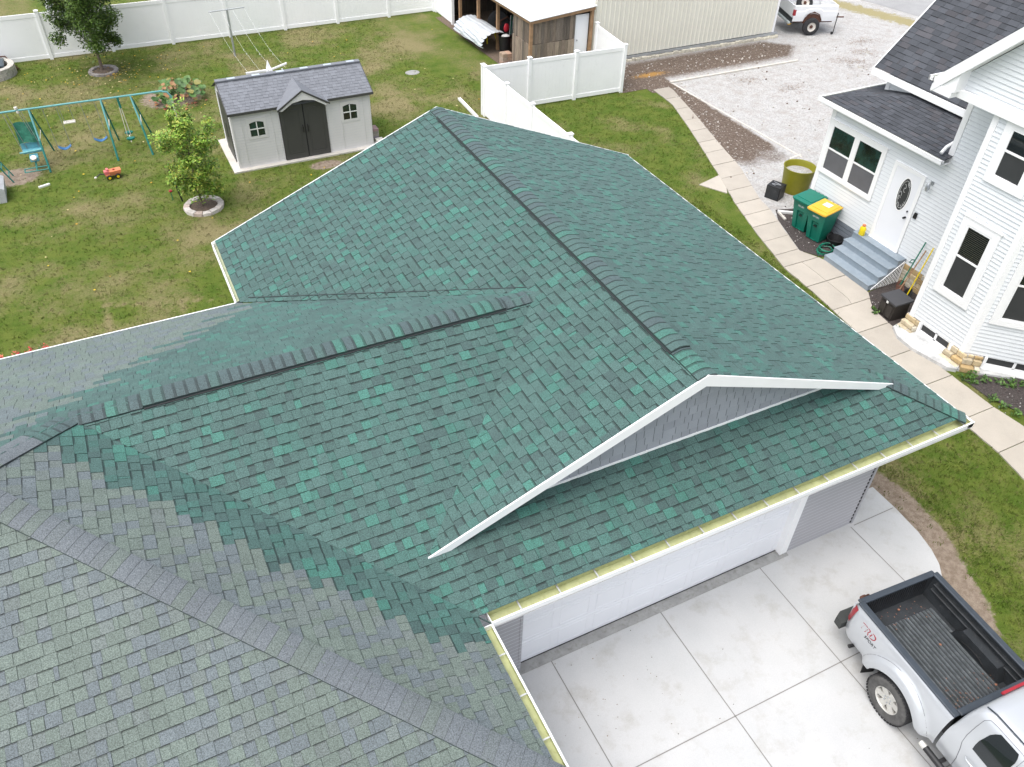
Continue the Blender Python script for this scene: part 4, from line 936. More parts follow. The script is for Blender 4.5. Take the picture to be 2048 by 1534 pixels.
for k in range(6): mb=MB(); x=X0+.28+k*.80; mb.box((x,ym-.07,zr+.033),(x+.26,ym+.06,zr+.045)); mb.build('skylight',M['skyl'],sr)
# porch dormer over the doors
mb=MB(); xc=-6.26; za=2.42; zlw=1.86; yf=Y0-.30
yk=lambda z:Y0-.12+(z-zl)/zpit
for sg in (-1,1):
    a=Vector((xc,yf,za)); b=Vector((xc+sg*.86,yf,zlw+.02)); c=Vector((xc+sg*.86,yk(zlw+.03)+.02,zlw+.02)); e=Vector((xc,yk(za),za))
    q=[a,b,c,e] if sg<0 else [b,a,e,c]; mb.prism(q,(0,0,.03))
mb.build('dormer_roof',M['shedroof2'] if 'shedroof2' in M else mat('shed_dormer',(.17,.18,.20),.75,var=.08,vs=6,fine=.08,fs=90),sr)
mb=MB(); mb.prism([(xc,yf+.01,za-.02),(xc-.80,yf+.01,zlw),(xc-.72,yf+.01,zlw-.02),(xc-.36,yf+.01,2.06),(xc,yf+.01,2.12),(xc+.36,yf+.01,2.06),(xc+.72,yf+.01,zlw-.02),(xc+.80,yf+.01,zlw)],(0,.28,0)); mb.build('dormer_face',M['shedwall'],sr)
mb=MB()
for sg in (-1,1): mb.slab((xc,yf-.02,za-.03),(sg*.87,0,-(za-zlw-.02)),(0,.02,0),(0,0,.06))
mb.build('dormer_trim',M['sheddoor'],sr)
def dleaf(x0,x1,hz,sg):
    mb=MB(); n=8; top=[(x0+(x1-x0)*k/n) for k in range(n+1)]
    zt=lambda x:1.86+.20*math.cos((x-xc)/.78*1.3)
    P=[(x0,Y0-.05,.06),(x1,Y0-.05,.06)]+[(x,Y0-.05,zt(x)) for x in top[::-1]]
    mb.prism(P,(0,.05,0)); d=mb.build('door',M['sheddoor'],sh)
    mb=MB(); m=.12
    for a,b,c,e in ((x0+m,x1-m,.2,.22),(x0+m,x1-m,1.72,1.74),(x0+m,x0+m+.02,.22,1.72),(x1-m-.02,x1-m,.22,1.72)): mb.box((a,Y0-.058,c),(b,Y0-.049,e))
    mb.box((x0+m+.05,Y0-.055,.27),(x1-m-.05,Y0-.0495,.29)); mb.build('moulding',M['sheddoor'],d)
    hx=x1-.06 if sg<0 else x0+.06
    mb=MB(); mb.tube([(hx,Y0-.06,.95),(hx,Y0-.11,.97),(hx,Y0-.11,1.17),(hx,Y0-.06,1.19)],.018,6); mb.build('handle',M['black'],d)
dleaf(-7.03,-6.275,0,-1); dleaf(-6.235,-5.5,0,1)
mb=MB(); mb.box((-6.275,Y0-.03,.06),(-6.235,Y0-.01,2.0)); mb.build('door_gap',M['dark'],sh)
for (a,b,c,e) in ((-8.04,-7.58,1.08,1.55),(-4.91,-4.44,1.12,1.62)):
    mb=MB(); f=.035; y=Y0-.035
    mb.box((a-.09,y+.008,c-.10),(b+.09,Y0,e+.12)); wr=mb.build('window',M['shedwall'],sh)
    mb=MB(); n=8; mb.face([(a,y+.004,c),(b,y+.004,c)]+[(b-(b-a)*k/n,y+.004,e-.04+.05*math.sin(math.pi*k/n)) for k in range(n+1)]); mb.build('pane',M['glass_t'],wr)
    mb=MB(); mb.box(((a+b)/2-.015,y-.012,c),((a+b)/2+.015,y+.003,e)); mb.box((a,y-.012,(c+e)/2-.015),((a+b)/2-.015,y+.003,(c+e)/2+.015)); mb.box(((a+b)/2+.015,y-.012,(c+e)/2-.015),(b,y+.003,(c+e)/2+.015)); mb.build('muntin',M['paper'],wr)
mb=MB(); mb.box((-8.83,20.72,0),(-3.78,23.45,.05)); o=mb.build('shed_slab',M['slab']); struct(o)
mb=MB()
for k in range(5): mb.box((-3.88,21.15,.05+k*.09),(-3.66,21.5,.135+k*.09),0,tuple(v*r4.uniform(.8,1.1) for v in (.30,.27,.24)))
single(mb,'paver_stack',M['brick'],'small stack of grey-brown pavers against the right side of the beige shed','pavers',bevel=.006)
mb=MB(); mb.box((-3.84,20.83,.05),(-3.58,21.10,.20),0,(.5,.48,.43)); single(mb,'concrete_block',M['brick'],'pale concrete block in front of the pavers, touching the green roof edge in view','block',bevel=.01)
# ================================================================== SWING SET
sw=thing('swing_set','long green metal swing set with blue seats, glider and canopy swing on the lawn','swing set',(-13,24.05,0))
ym_=24.05; hz=1.80
def bar(name,pts,r,m,par=sw,n=8): mb=MB(); mb.tube(pts,r,n); return mb.build(name,M[m],par,smooth=50)
bar('top_bar',[(-19.5,ym_,1.83),(-15,ym_,1.83),(-10.25,ym_,1.78),(-10.06,ym_,1.72),(-9.97,ym_,1.58),(-9.95,ym_,1.40)],.032,'lgreen_m')
bar('slide_pole',[(-9.95,ym_,1.40),(-9.95,ym_,.75),(-9.95,ym_,.0)],.03,'cream')
for x,xt in ((-14.25,-14.28),(-12.16,-12.14),(-11.05,-11.22),(-17.6,-17.6)):
    l=bar('leg',[(xt,ym_-.02,1.80),((x+xt)/2,ym_-.40,.92)],.03,'lgreen_m'); 
    bar('leg',[((x+xt)/2,ym_-.40,.92),(x,ym_-.82,0)],.033,'green_m')
    bar('leg',[(xt,ym_+.02,1.80),(x+.2,ym_+.84,0)],.028,'green_m')
    bar('brace',[((x+xt)/2,ym_-.40,.9),((x+xt)/2+.08,ym_+.40,.95)],.012,'cream')
def swing(xa,xb,zs,mn,dx=.12,dy=-.05,name='swing_seat'):
    mb=MB(); rows=[]
    for k in range(9):
        t=k/8; x=xa+(xb-xa)*t+dx; z=zs-.10*math.sin(math.pi*t); rows.append([Vector((x,ym_+dy-.09,z)),Vector((x,ym_+dy,z-.01)),Vector((x,ym_+dy+.09,z))])
    mb.grid(rows); s=mb.build(name,M[mn],sw,smooth=60); m_=s.modifiers.new('s','SOLIDIFY'); m_.thickness=.015
    for a,e in ((xa,0),(xb,8)):
        mb=MB(); p=rows[e][1]; mb.tube([(a+.05,ym_,1.78),(a+.05+(p.x-a-.05)*.4,ym_+(p.y-ym_)*.4,1.78+(p.z-1.78)*.4),tuple(p)],.009,5); mb.build('chain',M['chain'],s)
swing(-13.95,-13.55,.47,'blue'); swing(-12.82,-12.40,.55,'blue')
# baby trapeze bar
mb=MB(); mb.box((-13.43,ym_-.10,1.20),(-13.07,ym_-.06,1.24)); mb.box((-13.43,ym_+.06,1.20),(-13.07,ym_+.10,1.24)); mb.box((-13.43,ym_-.06,1.20),(-13.36,ym_+.06,1.24)); mb.box((-13.14,ym_-.06,1.20),(-13.07,ym_+.06,1.24)); mb.box((-13.36,ym_-.02,1.20),(-13.14,ym_+.02,1.235))
tr=mb.build('trapeze',M['cream'],sw,bevel=.01)
for x in (-13.40,-13.10): mb=MB(); mb.tube([(x-.02,ym_,1.78),(x,ym_,1.24)],.008,5); mb.build('chain',M['chain'],tr)
# two-seat glider
gl=bar('glider_arm',[(-11.62,ym_,1.78),(-11.61,ym_,1.42)],.035,'green_m')
for d in (-.025,.025): bar('glider_arm',[(-11.62+d,ym_,1.45),(-11.60+d*2.2,ym_,.46)],.013,'cream')
for dy in (-.28,.22):
    mb=MB(); mb.lathe((-11.58,ym_+dy,.46),[(0,-.03),(.10,-.03),(.125,.0),(.12,.03),(0,.035)],16,sx=1.1,sy=.8); mb.build('glider_seat',M['green_m'],sw,smooth=50)
bar('glider_beam',[(-11.59,ym_-.42,.40),(-11.59,ym_+.36,.40)],.018,'cream')
# canopy swing with toddler seat
mb=MB(); rows=[[Vector((-14.88+.62*j/6,ym_+.10+.03*math.sin(j*1.2)-.22*i/6,1.40-.60*i/6+.02*math.sin(i*2+j))) for j in range(7)] for i in range(7)]
mb.grid(rows); cn=mb.build('canopy',M['mesh'],sw); cn.modifiers.new('s','SOLIDIFY').thickness=.006
for p,q in (((-14.95,ym_,1.8),(-14.72,ym_-.1,.60)),((-15.05,ym_,1.8),(-14.85,ym_-.28,.55)),((-14.60,ym_,1.78),(-14.35,ym_-.1,.60)),((-14.52,ym_,1.78),(-14.28,ym_-.25,.55))): bar('hanger',[p,q],.009,'chain',n=5)
mb=MB(); mb.box((-14.88,ym_-.28,.50),(-14.26,ym_-.05,.58)); mb.box((-14.88,ym_-.07,.55),(-14.26,ym_-.03,.78)); mb.box((-14.72,ym_-.62,.34),(-14.46,ym_-.26,.48)); mb.build('toddler_seat',M['teal'],sw,bevel=.03)
mb=MB(); mb.tube([(-14.95,ym_-.38,.60),(-14.3,ym_-.38,.62)],.03,8); mb.build('grab_bar',M['lgreen_m'],sw,smooth=50)
mb=MB(); mb.lathe((-14.60,ym_-.60,.46),[(0,-.02),(.09,-.02),(.09,.05),(0,.06)],16,(0,-.5,1)); mb.build('toy_wheel',M['cream'],sw,smooth=40)
mb=MB()
for a,b in (((-14.95,-.98),(-14.25,-.98)),((-14.95,-.72),(-14.25,-.72))): mb.tube([(a[0],ym_+a[1],.2),(b[0],ym_+b[1],.2)],.02,6)
for x in (-14.95,-14.6,-14.25): mb.tube([(x,ym_-.98,.2),(x,ym_-.72,.2)],.02,6)
mb.tube([(-14.6,ym_-.72,.2),(-14.58,ym_-.5,.36)],.03,6)
mb.build('foot_rest',M['green_m'],sw)
for k in (0,1): mb=MB(); mb.lathe((-14.62+.02*k,ym_,1.86-.12*k),[(0,0),(.05,.01),(.05,.08),(0,.09)],10); mb.build('clamp',M['cream'],sw,smooth=40)
# ladder-like green frame at the left edge
mb=MB()
for y in (23.0,23.5): mb.tube([(-15.9,y,1.3),(-15.35,y-.05,.0)],.022,6)
for k in range(4): t=.2+.22*k; mb.tube([(-15.9+.55*t,23.0,1.3*(1-t)),(-15.9+.55*t,23.5,1.3*(1-t))],.018,6)
single(mb,'ladder',M['green_m'],'short green metal ladder at the left edge, beside the bare soil patch','ladder')
mb=MB(); mb.prism([(-16.6,21.62,0),(-15.58,21.62,0),(-15.52,21.62,.42),(-15.72,21.62,.55),(-16.6,21.62,.6)],(0,1.0,0)); single(mb,'play_bench',mat('grey_resin',(.44,.45,.46),.6,var=.12,vs=5),'pale grey plastic play block cut by the left edge, beside the bare soil patch','play block',bevel=.03)
mb=MB(); mb.box((-14.66,22.24,.0),(-14.32,22.32,.05),rz=.35); single(mb,'board_piece',M['paper'],'small white board lying on the lawn between the bare patch and the toy tractor','board')
# toy tractor with trailer
ty=thing('toy_tractor','faded pink and orange ride-on toy with black and yellow wheels on the lawn','toy',(-12.45,22.05,0),.12,local=True)
mb=MB(); mb.box((-.28,-.14,.16),(.30,.14,.22)); mb.prism([(-.10,-.15,.22),(.32,-.17,.22),(.36,-.17,.34),(-.12,-.17,.34)],(0,.32,0)); mb.build('bed',M['orange'],ty,bevel=.01)
mb=MB(); mb.box((-.30,-.11,.22),(-.10,.11,.36)); mb.box((-.2,-.09,.36),(-.1,.09,.44)); mb.build('cab',M['pink'],ty,bevel=.02)
mb=MB(); mb.box((.05,-.06,.3),(.13,.0,.38)); mb.build('seat_block',M['red'],ty)
for x in (-.16,.17):
    for y in (-.18,.18):
        mb=MB(); mb.lathe((x,y-.03,.10),[(.05,0),(.10,.0),(.11,.01),(.11,.05),(.10,.06),(.05,.06)],16,(0,1,0)); wt_=mb.build('wheel',M['black'],ty,smooth=40)
        mb=MB(); mb.lathe((x,y-.035,.10),[(0,0),(.055,.0),(.055,.07),(0,.07)],12,(0,1,0)); mb.build('hub',M['yellow'],wt_)
mb=MB(); mb.tube([(-.28,0,.2),(-.46,.03,.26),(-.62,0,.18)],.025,6); mb.build('front_arm',M['black'],ty)
mb=MB(); mb.ico((-.66,0,.16),.06,(1,1,.7)); mb.build('front_scoop',M['cream'],ty,smooth=60)
mb=MB(); mb.ico((-.30,-.24,.07),.07); single(mb,'x',M['pink'],None,None).name='tmp'; bpy.data.objects.remove(bpy.data.objects['tmp'])
ty.scale=(.78,.78,.78)
# ================================================================== CLOTHESLINES
cp=thing('clothesline_post','grey metal T-shaped clothesline post on the back lawn near the fence','clothesline post',(-6.53,31.5,0))
mb=MB(); mb.tube([(-6.53,31.5,0),(-6.50,31.5,1.87)],.045,10,r2=.04); mb.build('pole',M['steel'],cp,smooth=50)
mb=MB(); mb.tube([(-7.24,31.5,1.87),(-5.78,31.5,1.90)],.022,8); mb.build('crossbar',M['steel'],cp,smooth=50)
lines=[]
for k,f in enumerate((0,.33,.66,1)):
    a=Vector((-7.2+1.4*f,31.5,1.87)); b=Vector((-7.3+1.3*f,23.9,2.02)); mb=MB(); mb.tube([a+(b-a)*t+Vector((0,0,-.22*math.sin(math.pi*t))) for t in [i/12 for i in range(13)]],.0022,4); l=mb.build('line',M['vinyl'],cp)
    if k in (1,2,3):
        for t in (.12,.3,.55,.62):
            p=a+(b-a)*(t+.03*k)+Vector((0,0,-.22*math.sin(math.pi*t)-.02)); mb=MB(); mb.box((p.x-.008,p.y-.008,p.z-.03),(p.x+.008,p.y+.008,p.z+.03)); mb.build('clothes_peg',M['paper'],l)
c2=thing('clothesline_post','white clothesline post with two drooping arms and a folded white cloth, behind the beige shed','clothesline post',(-6.6,23.9,0))
mb=MB(); mb.tube([(-6.6,23.9,0),(-6.58,23.9,2.0)],.045,10); mb.build('pole',M['paper'],c2,smooth=50)
mb=MB(); mb.slab((-7.38,23.87,1.98),(.78,0,.01),(0,.07,0),(0,0,.06)); mb.slab((-6.58,23.87,1.98),(.64,0,.16),(0,.07,0),(0,0,.05)); mb.build('arm',M['paper'],c2)
mb=MB(); mb.prism([(-6.72,23.93,1.7),(-6.44,23.93,1.72),(-6.50,23.95,2.1),(-6.57,23.95,2.34),(-6.64,23.95,2.1)],(0,.05,0)); mb.prism([(-6.80,23.86,1.6),(-6.66,23.86,1.62),(-6.62,23.86,2.02),(-6.68,23.86,2.05)],(0,-.04,0)); mb.prism([(-6.5,23.86,1.62),(-6.38,23.86,1.66),(-6.48,23.86,2.04),(-6.54,23.86,2.04)],(0,-.04,0)); mb.build('cloth',M['vinyl'],c2)
mb=MB(); mb.slab((-6.16,23.84,2.0),(.10,0,-.2),(0,.05,0),(.05,0,.02)); mb.build('brace',M['paper'],c2)
# ================================================================== TREES AND PLANTS
def leaves(mb,centers,n,size,cols,droop=.3,rs=None,flat=.55):
    rs=rs or random.Random(1)
    for (c,r) in centers:
        for _ in range(n):
            d=Vector((rs.gauss(0,1),rs.gauss(0,1),rs.gauss(0,.8))).normalized()*r*(rs.random()**.45)
            p=Vector(c)+d; s=size*rs.uniform(.6,1.25)
            a=Vector((rs.uniform(-1,1),rs.uniform(-1,1),rs.uniform(-droop-.4,.2))).normalized(); b=a.cross(Vector((rs.uniform(-.5,.5),rs.uniform(-.5,.5),1))).normalized()*flat
            q=[p-a*s*.5,p-a*s*.05+b*s*.5,p+a*s*.6,p-a*s*.05-b*s*.5]; t=rs.uniform(.75,1.25); cc=rs.choice(cols); mb.face(q,0,tuple(v*t for v in cc))
def tree(name,label,loc,trunk_h,th,crown,lsize,nl,cols,seed,limbs=14,cz=None,rbase=.05):
    rs=random.Random(seed); x,y,_=loc; T=thing(name,label,'tree',loc)
    mb=MB(); pts=[(x,y,0),(x+.01,y,trunk_h*.5),(x-.02,y+.01,trunk_h),(x,y,th*.7),(x+.03,y,th*.92)]
    mb.tube(pts,[rbase,rbase*.85,rbase*.75,rbase*.45,rbase*.15],9)
    cs=[]
    for k in range(limbs):
        f=(k+.5)/limbs; z0=trunk_h*.75+(th*.80-trunk_h*.75)*f; a=k*2.4+rs.uniform(-.3,.3); rr=crown(min(1,z0/th*1.0+.10))*rs.uniform(.7,1.05); z1=z0+rr*rs.uniform(.35,.8)
        p0=Vector((x,y,z0)); p1=Vector((x+math.cos(a)*rr*.9,y+math.sin(a)*rr*.9,z1)); pm_=p0.lerp(p1,.5)+Vector((0,0,-.05*rr)); mb.tube([p0,pm_,p1],[rbase*.35,rbase*.22,rbase*.08],5)
        for t in (.42,.7,1.0): cs.append((p0.lerp(p1,t)+Vector((rs.uniform(-.1,.1),rs.uniform(-.1,.1),rs.uniform(-.1,.12))),rr*(.20+.16*(1-t))+.06))
        for _ in range(2): 
            b=a+rs.uniform(-.7,.7); cs.append((Vector((x+math.cos(b)*rr*rs.uniform(.5,1.02),y+math.sin(b)*rr*rs.uniform(.5,1.02),z0+rr*rs.uniform(.1,.75))),rr*.2+.05))
    for k in range(6): cs.append((Vector((x+rs.uniform(-.1,.1),y+rs.uniform(-.1,.1),trunk_h+(th-trunk_h)*k/6)),crown(.5)*.35))
    cs.append((Vector((x,y,th*.97)),crown(.95)*.6+.08))
    mb.build('trunk',M['bark'],T,smooth=60)
    mb=MB(); leaves(mb,cs,nl,lsize,cols,rs=rs); mb.build('crown',M['leaf_d'],T); return T
def cr1(t): return 1.78*max(.15,math.sin(math.pi*min(1,max(0,(t-.06)/.98)))**.6)
tree('shade_tree','round-crowned dark green tree in a stone ring in front of the back fence',(-11.8,31.85,0),.95,4.6,cr1,.115,190,((.072,.135,.018),(.095,.17,.024),(.05,.10,.014),(.14,.21,.04)),4,limbs=24,rbase=.065)
def cr2(t): return .95*max(.12,math.sin(math.pi*min(1,max(0,(t-.02)/1.02)))**.75)
tree('maple_tree','small yellow-green maple in a stone ring between the swing set and the shed',(-10.2,18.9,0),.5,3.35,cr2,.095,115,((.17,.31,.03),(.22,.37,.04),(.11,.21,.02),(.30,.42,.06),(.36,.38,.06)),8,limbs=17,rbase=.04)
# tree rings
def ring(label,cx,cy,r,n,w_,cols,hgt=.09,mulch=True):
    t=thing('edging_ring',label,'tree ring',(cx,cy,0)); mb=MB()
    for k in range(n):
        a=2*math.pi*k/n; b=2*math.pi*(k+.93)/n; tt=r4.uniform(.85,1.2); c=r4.choice(cols)
        q=[(cx+math.cos(g_)*rr,cy+math.sin(g_)*rr,0) for g_,rr in ((a,r-w_),(a,r+r4.uniform(0,.02)),(b,r+r4.uniform(0,.02)),(b,r-w_))]
        mb.prism(q,(0,0,hgt*r4.uniform(.85,1.1)),0,tuple(v*tt for v in c))
    mb.build('stones',M['edge_stone'],t,bevel=.012)
    if mulch:
        mb=MB(); mb.lathe((cx,cy,.0),[(r-w_*.6,.025),((r-w_)*.6,.05),(0,.07)],24); mb.build('mulch',M['mulch'],t,smooth=60)
    return t
ring('low grey stone ring around the trunk of the round-crowned dark tree',-11.77,31.72,.56,16,.14,((.30,.27,.25),(.26,.24,.23)))
ring('broad pale stone ring around the small yellow-green maple',-10.15,18.92,.60,14,.17,((.50,.45,.40),(.44,.36,.31),(.55,.51,.47)),.10)
# stone planter at the left edge
pl_=thing('stone_planter','round stacked-stone fire pit with a dark lid at the upper left edge','fire pit',(-15.75,33.0,0))
mb=MB()
for lv in range(3):
    for k in range(18):
        a=2*math.pi*(k+.5*lv)/18; b=a+2*math.pi*.95/18; c=r4.choice(((.42,.40,.36),(.50,.47,.42),(.36,.34,.31)))
        mb.prism([(-15.85+math.cos(g_)*rr,33.0+math.sin(g_)*rr*.95,lv*.13) for g_,rr in ((a,.72),(a,.95),(b,.95),(b,.72))],(0,0,.125),0,c)
mb.build('stones',M['edge_stone'],pl_,bevel=.012)
mb=MB(); mb.box((-16.4,32.6,.36),(-15.25,33.5,.46)); mb.box((-16.1,32.9,.46),(-15.5,33.3,.52)); mb.build('lid',mat('blue_grey_lid',(.05,.07,.085),.4),pl_,bevel=.04)
mb=MB(); mb.tube([(-16.4,33.9,.45),(-15.2,33.75,.42),(-14.85,33.2,.05)],.03,6); mb.build('rim_pipe',M['rust'],pl_)
# squash plant
sq=thing('squash_plant','sprawling broad-leaved garden plant with yellowing leaves behind the yellow-green maple','plant',(-9.5,27.9,0))
mb=MB(); r5=random.Random(21)
for k in range(14):
    a=r5.uniform(0,6.28); rr=r5.uniform(.1,.85); x,y=-9.45+rr*math.cos(a),27.7+rr*math.sin(a)*1.1; z=r5.uniform(.25,.65)
    mb.tube([(-9.5+.3*(x+9.5),27.9+.3*(y-27.9),.02),(x*.5-9.5*.5,y*.5+27.9*.5,z*.7),(x,y,z)],.012,5)
mb.build('stem',mat('stem_green',(.12,.16,.04),.7),sq)
mb=MB()
for k in range(150):
    a=r5.uniform(0,6.28); rr=r5.uniform(.05,.95)**.8; x,y=-9.45+rr*math.cos(a),27.7+rr*math.sin(a)*1.15; z=r5.uniform(.12,.72)*(1.15-.4*rr); s=r5.uniform(.06,.15)
    up=Vector((r5.uniform(-.5,.5),r5.uniform(-.9,.1),1)).normalized(); a1=up.orthogonal().normalized(); b1=up.cross(a1); c=r5.choice(((.07,.15,.03),(.10,.19,.05),(.055,.12,.03),(.20,.19,.04),(.30,.16,.07)))
    ctr=Vector((x,y,z)); n=9; rim=[ctr+(a1*math.cos(2*math.pi*i/n)+b1*math.sin(2*math.pi*i/n))*s*r5.uniform(.75,1.1) for i in range(n)]
    for i in range(n): mb.face([ctr+up*-.02,rim[i],rim[(i+1)%n]],0,c)
mb.build('leaf_mass',M['leaf_d'],sq)
mb=MB()
for k in range(45):
    a=r5.uniform(0,6.28); rr=r5.uniform(.5,1.15); x,y=-9.5+rr*math.cos(a),27.6+rr*math.sin(a); s=r5.uniform(.03,.07)
    mb.face([(x-s,y-s,.03),(x+s,y-s*.6,.05),(x+s*.7,y+s,.03),(x-s*.5,y+s,.06)],0,r5.choice(((.38,.13,.07),(.45,.22,.08),(.30,.10,.06))))
mb.build('fallen_leaves',M['leaf_d'],sq)
# stake and lamp by the maple ring
mb=MB(); mb.tube([(-10.69,19.55,0),(-10.84,19.62,1.15)],.024,8); single(mb,'garden_stake',M['black'],'leaning black garden post just left of the maple ring','garden post')
sk=thing('solar_stake','short green garden stake topped by a red flower, left of the leaning black post','garden stake',(-10.95,19.75,0))
mb=MB(); mb.tube([(-10.95,19.75,0),(-10.95,19.75,.28)],.012,6); mb.build('stem',M['hose'],sk); mb=MB(); mb.ico((-10.95,19.75,.32),.06,(1,1,.6),0,None,.15); mb.build('flower',M['red'],sk)
fl=thing('flower_bush','red flowers just showing over the back gutter at the left edge','flowers',(-14.95,12.7,0))
mb=MB(); leaves(mb,[((-14.9-.25*k,12.6,.35),.25) for k in range(4)],60,.09,((.05,.10,.02),(.07,.13,.03)),rs=r5); mb.build('foliage',M['leaf_d'],fl)
mb=MB(); leaves(mb,[((-14.85-.3*k,12.65,.55),.12) for k in range(4)],30,.08,((.45,.03,.03),(.5,.12,.06)),rs=r5); mb.build('blooms',M['leaf_d'],fl)
def weeds(name,label,spots,cols,size=.09,n=34,r=.13,group=None):
    t=thing(name,label,'plant',(spots[0][0],spots[0][1],0)); mb=MB(); leaves(mb,[((x,y,.07),r) for x,y in spots],n,size,cols,rs=r5); mb.build('foliage',M['leaf_d'],t)
GC=((.05,.12,.015),(.08,.16,.025),(.04,.09,.012))
weeds('weeds','low green weeds between the corner stone and the walkway edge',[(4.98,3.05),(5.1,2.85),(5.2,3.0),(5.35,2.75)],GC)
weeds('weeds','green weeds in front of the whitewashed ledge under the right basement window',[(5.65,2.55),(5.8,2.35),(5.95,2.45),(6.1,2.2)],GC)
weeds('weeds','ragged weeds along the walkway below the dark mulch bed, near the right edge',[(4.98,2.2),(5.0,1.9),(5.05,1.6),(5.15,1.3),(5.3,1.1),(5.5,.9),(5.3,.6),(5.6,.5)],GC)
weeds('weeds','small green weeds at the foot of the dark brown box',[(5.05,6.1),(4.98,5.95),(5.0,5.2)],GC,n=20,r=.08)
# scattered yellow leaves on the back lawn: too many and too small to count
mb=MB()
for k in range(260):
    if k<150: a=r5.uniform(0,6.28); rr=abs(r5.gauss(0,1.6)); x,y=-11.4+rr*math.cos(a)*1.3,31.2+rr*math.sin(a)*.8
    else: x,y=r5.uniform(-15.5,3),r5.uniform(15,33)
    s=r5.uniform(.02,.04); b=r5.uniform(0,3); mb.face([(x+s*math.cos(b+q),y+s*math.sin(b+q),.05+.01*math.sin(q*2)) for q in (0,1.3,2.8,4.2)],0,r5.choice(((.60,.42,.03),(.55,.30,.03),(.6,.5,.25))))
tag(mb.build('fallen_leaves',M['leafd']),'tiny yellow fallen leaves scattered over the back lawn',None,None,'stuff')
# stones and twigs strewn over soil strip and gravel
mb=MB()
for k in range(300):
    if k<120: x,y=r5.uniform(7.3,16.5),23.1+r5.gauss(0,.45)
    elif k<190: y=r5.uniform(13.5,21.3); x=8.15+(y-21.3)*.30+1.0+r5.gauss(0,.35)
    else: x,y=r5.uniform(9.5,20),r5.uniform(13.5,23)
    s=r5.uniform(.02,.05); t=r5.uniform(.7,1.1); mb.ico((x,y,.02+s*.3),s,(1,.8,.6),0,(.55*t,.51*t,.46*t) if r5.random()<.7 else (.18,.13,.1),.2,6,3)
for k in range(260):
    x,y=r5.choice(((5.9,9.9),(5.75,9.3),(6.2,10.7),(5.25,5.9),(5.4,6.4),(5.6,2.0),(5.5,1.2),(6.3,1.0)))
    x+=r5.gauss(0,.28); y+=r5.gauss(0,.35)
    if x<edge(WR,y)+.04 or x>6.7: continue
    s=r5.uniform(.010,.024); t=r5.uniform(.7,1.1); mb.ico((x,y,.022+s*.3),s,(1,.8,.6),0,(.45*t,.42*t,.40*t) if r5.random()<.45 else (.07,.05,.045),.2,6,3)
tag(mb.build('loose_stones',M['edge_stone']),'small loose stones strewn over the soil strips and gravel lot',None,None,'stuff')
mb=MB()
for k in range(900):
    cx,cy=r5.choice(((18.2,20.3),(19.4,21.2),(20.6,22.3),(18.9,19.4),(17.8,20.8),(12.3,20.6),(13.5,19.2)))
    x,y=cx+r5.gauss(0,.45),cy+r5.gauss(0,.25); b=r5.uniform(0,3); l_=r5.uniform(.04,.13); d=Vector((math.cos(b),math.sin(b),0)); n_=Vector((-d.y,d.x,0))*.006; p=Vector((x,y,.025+r5.uniform(0,.02)))
    mb.face([p-n_,p+d*l_-n_,p+d*l_+n_,p+n_],0,r5.choice(((.20,.12,.07),(.27,.17,.10),(.16,.10,.07))))
tag(mb.build('dead_twigs',M['leafd']),'patches of dead brown twigs and needles on the gravel lot',None,None,'stuff')
mb=MB()
for k in range(70):
    x,y=r5.uniform(-9,-.2),r5.uniform(-6,.6)
    if k<35: x,y=-7+r5.gauss(0,.8),-.3+r5.gauss(0,.7)
    if not inpoly(x,y,DRIVE): continue
    s=r5.uniform(.004,.010); b=r5.uniform(0,3); mb.face([(x+s*math.cos(b+q)*1.6,y+s*math.sin(b+q),.0305) for q in (0,1.3,2.8,4.2)],0,r5.choice(((.12,.08,.05),(.08,.07,.06),(.2,.13,.07))))
tag(mb.build('driveway_litter',M['leafd']),'tiny dark specks and bits of leaf on the concrete driveway',None,None,'stuff')
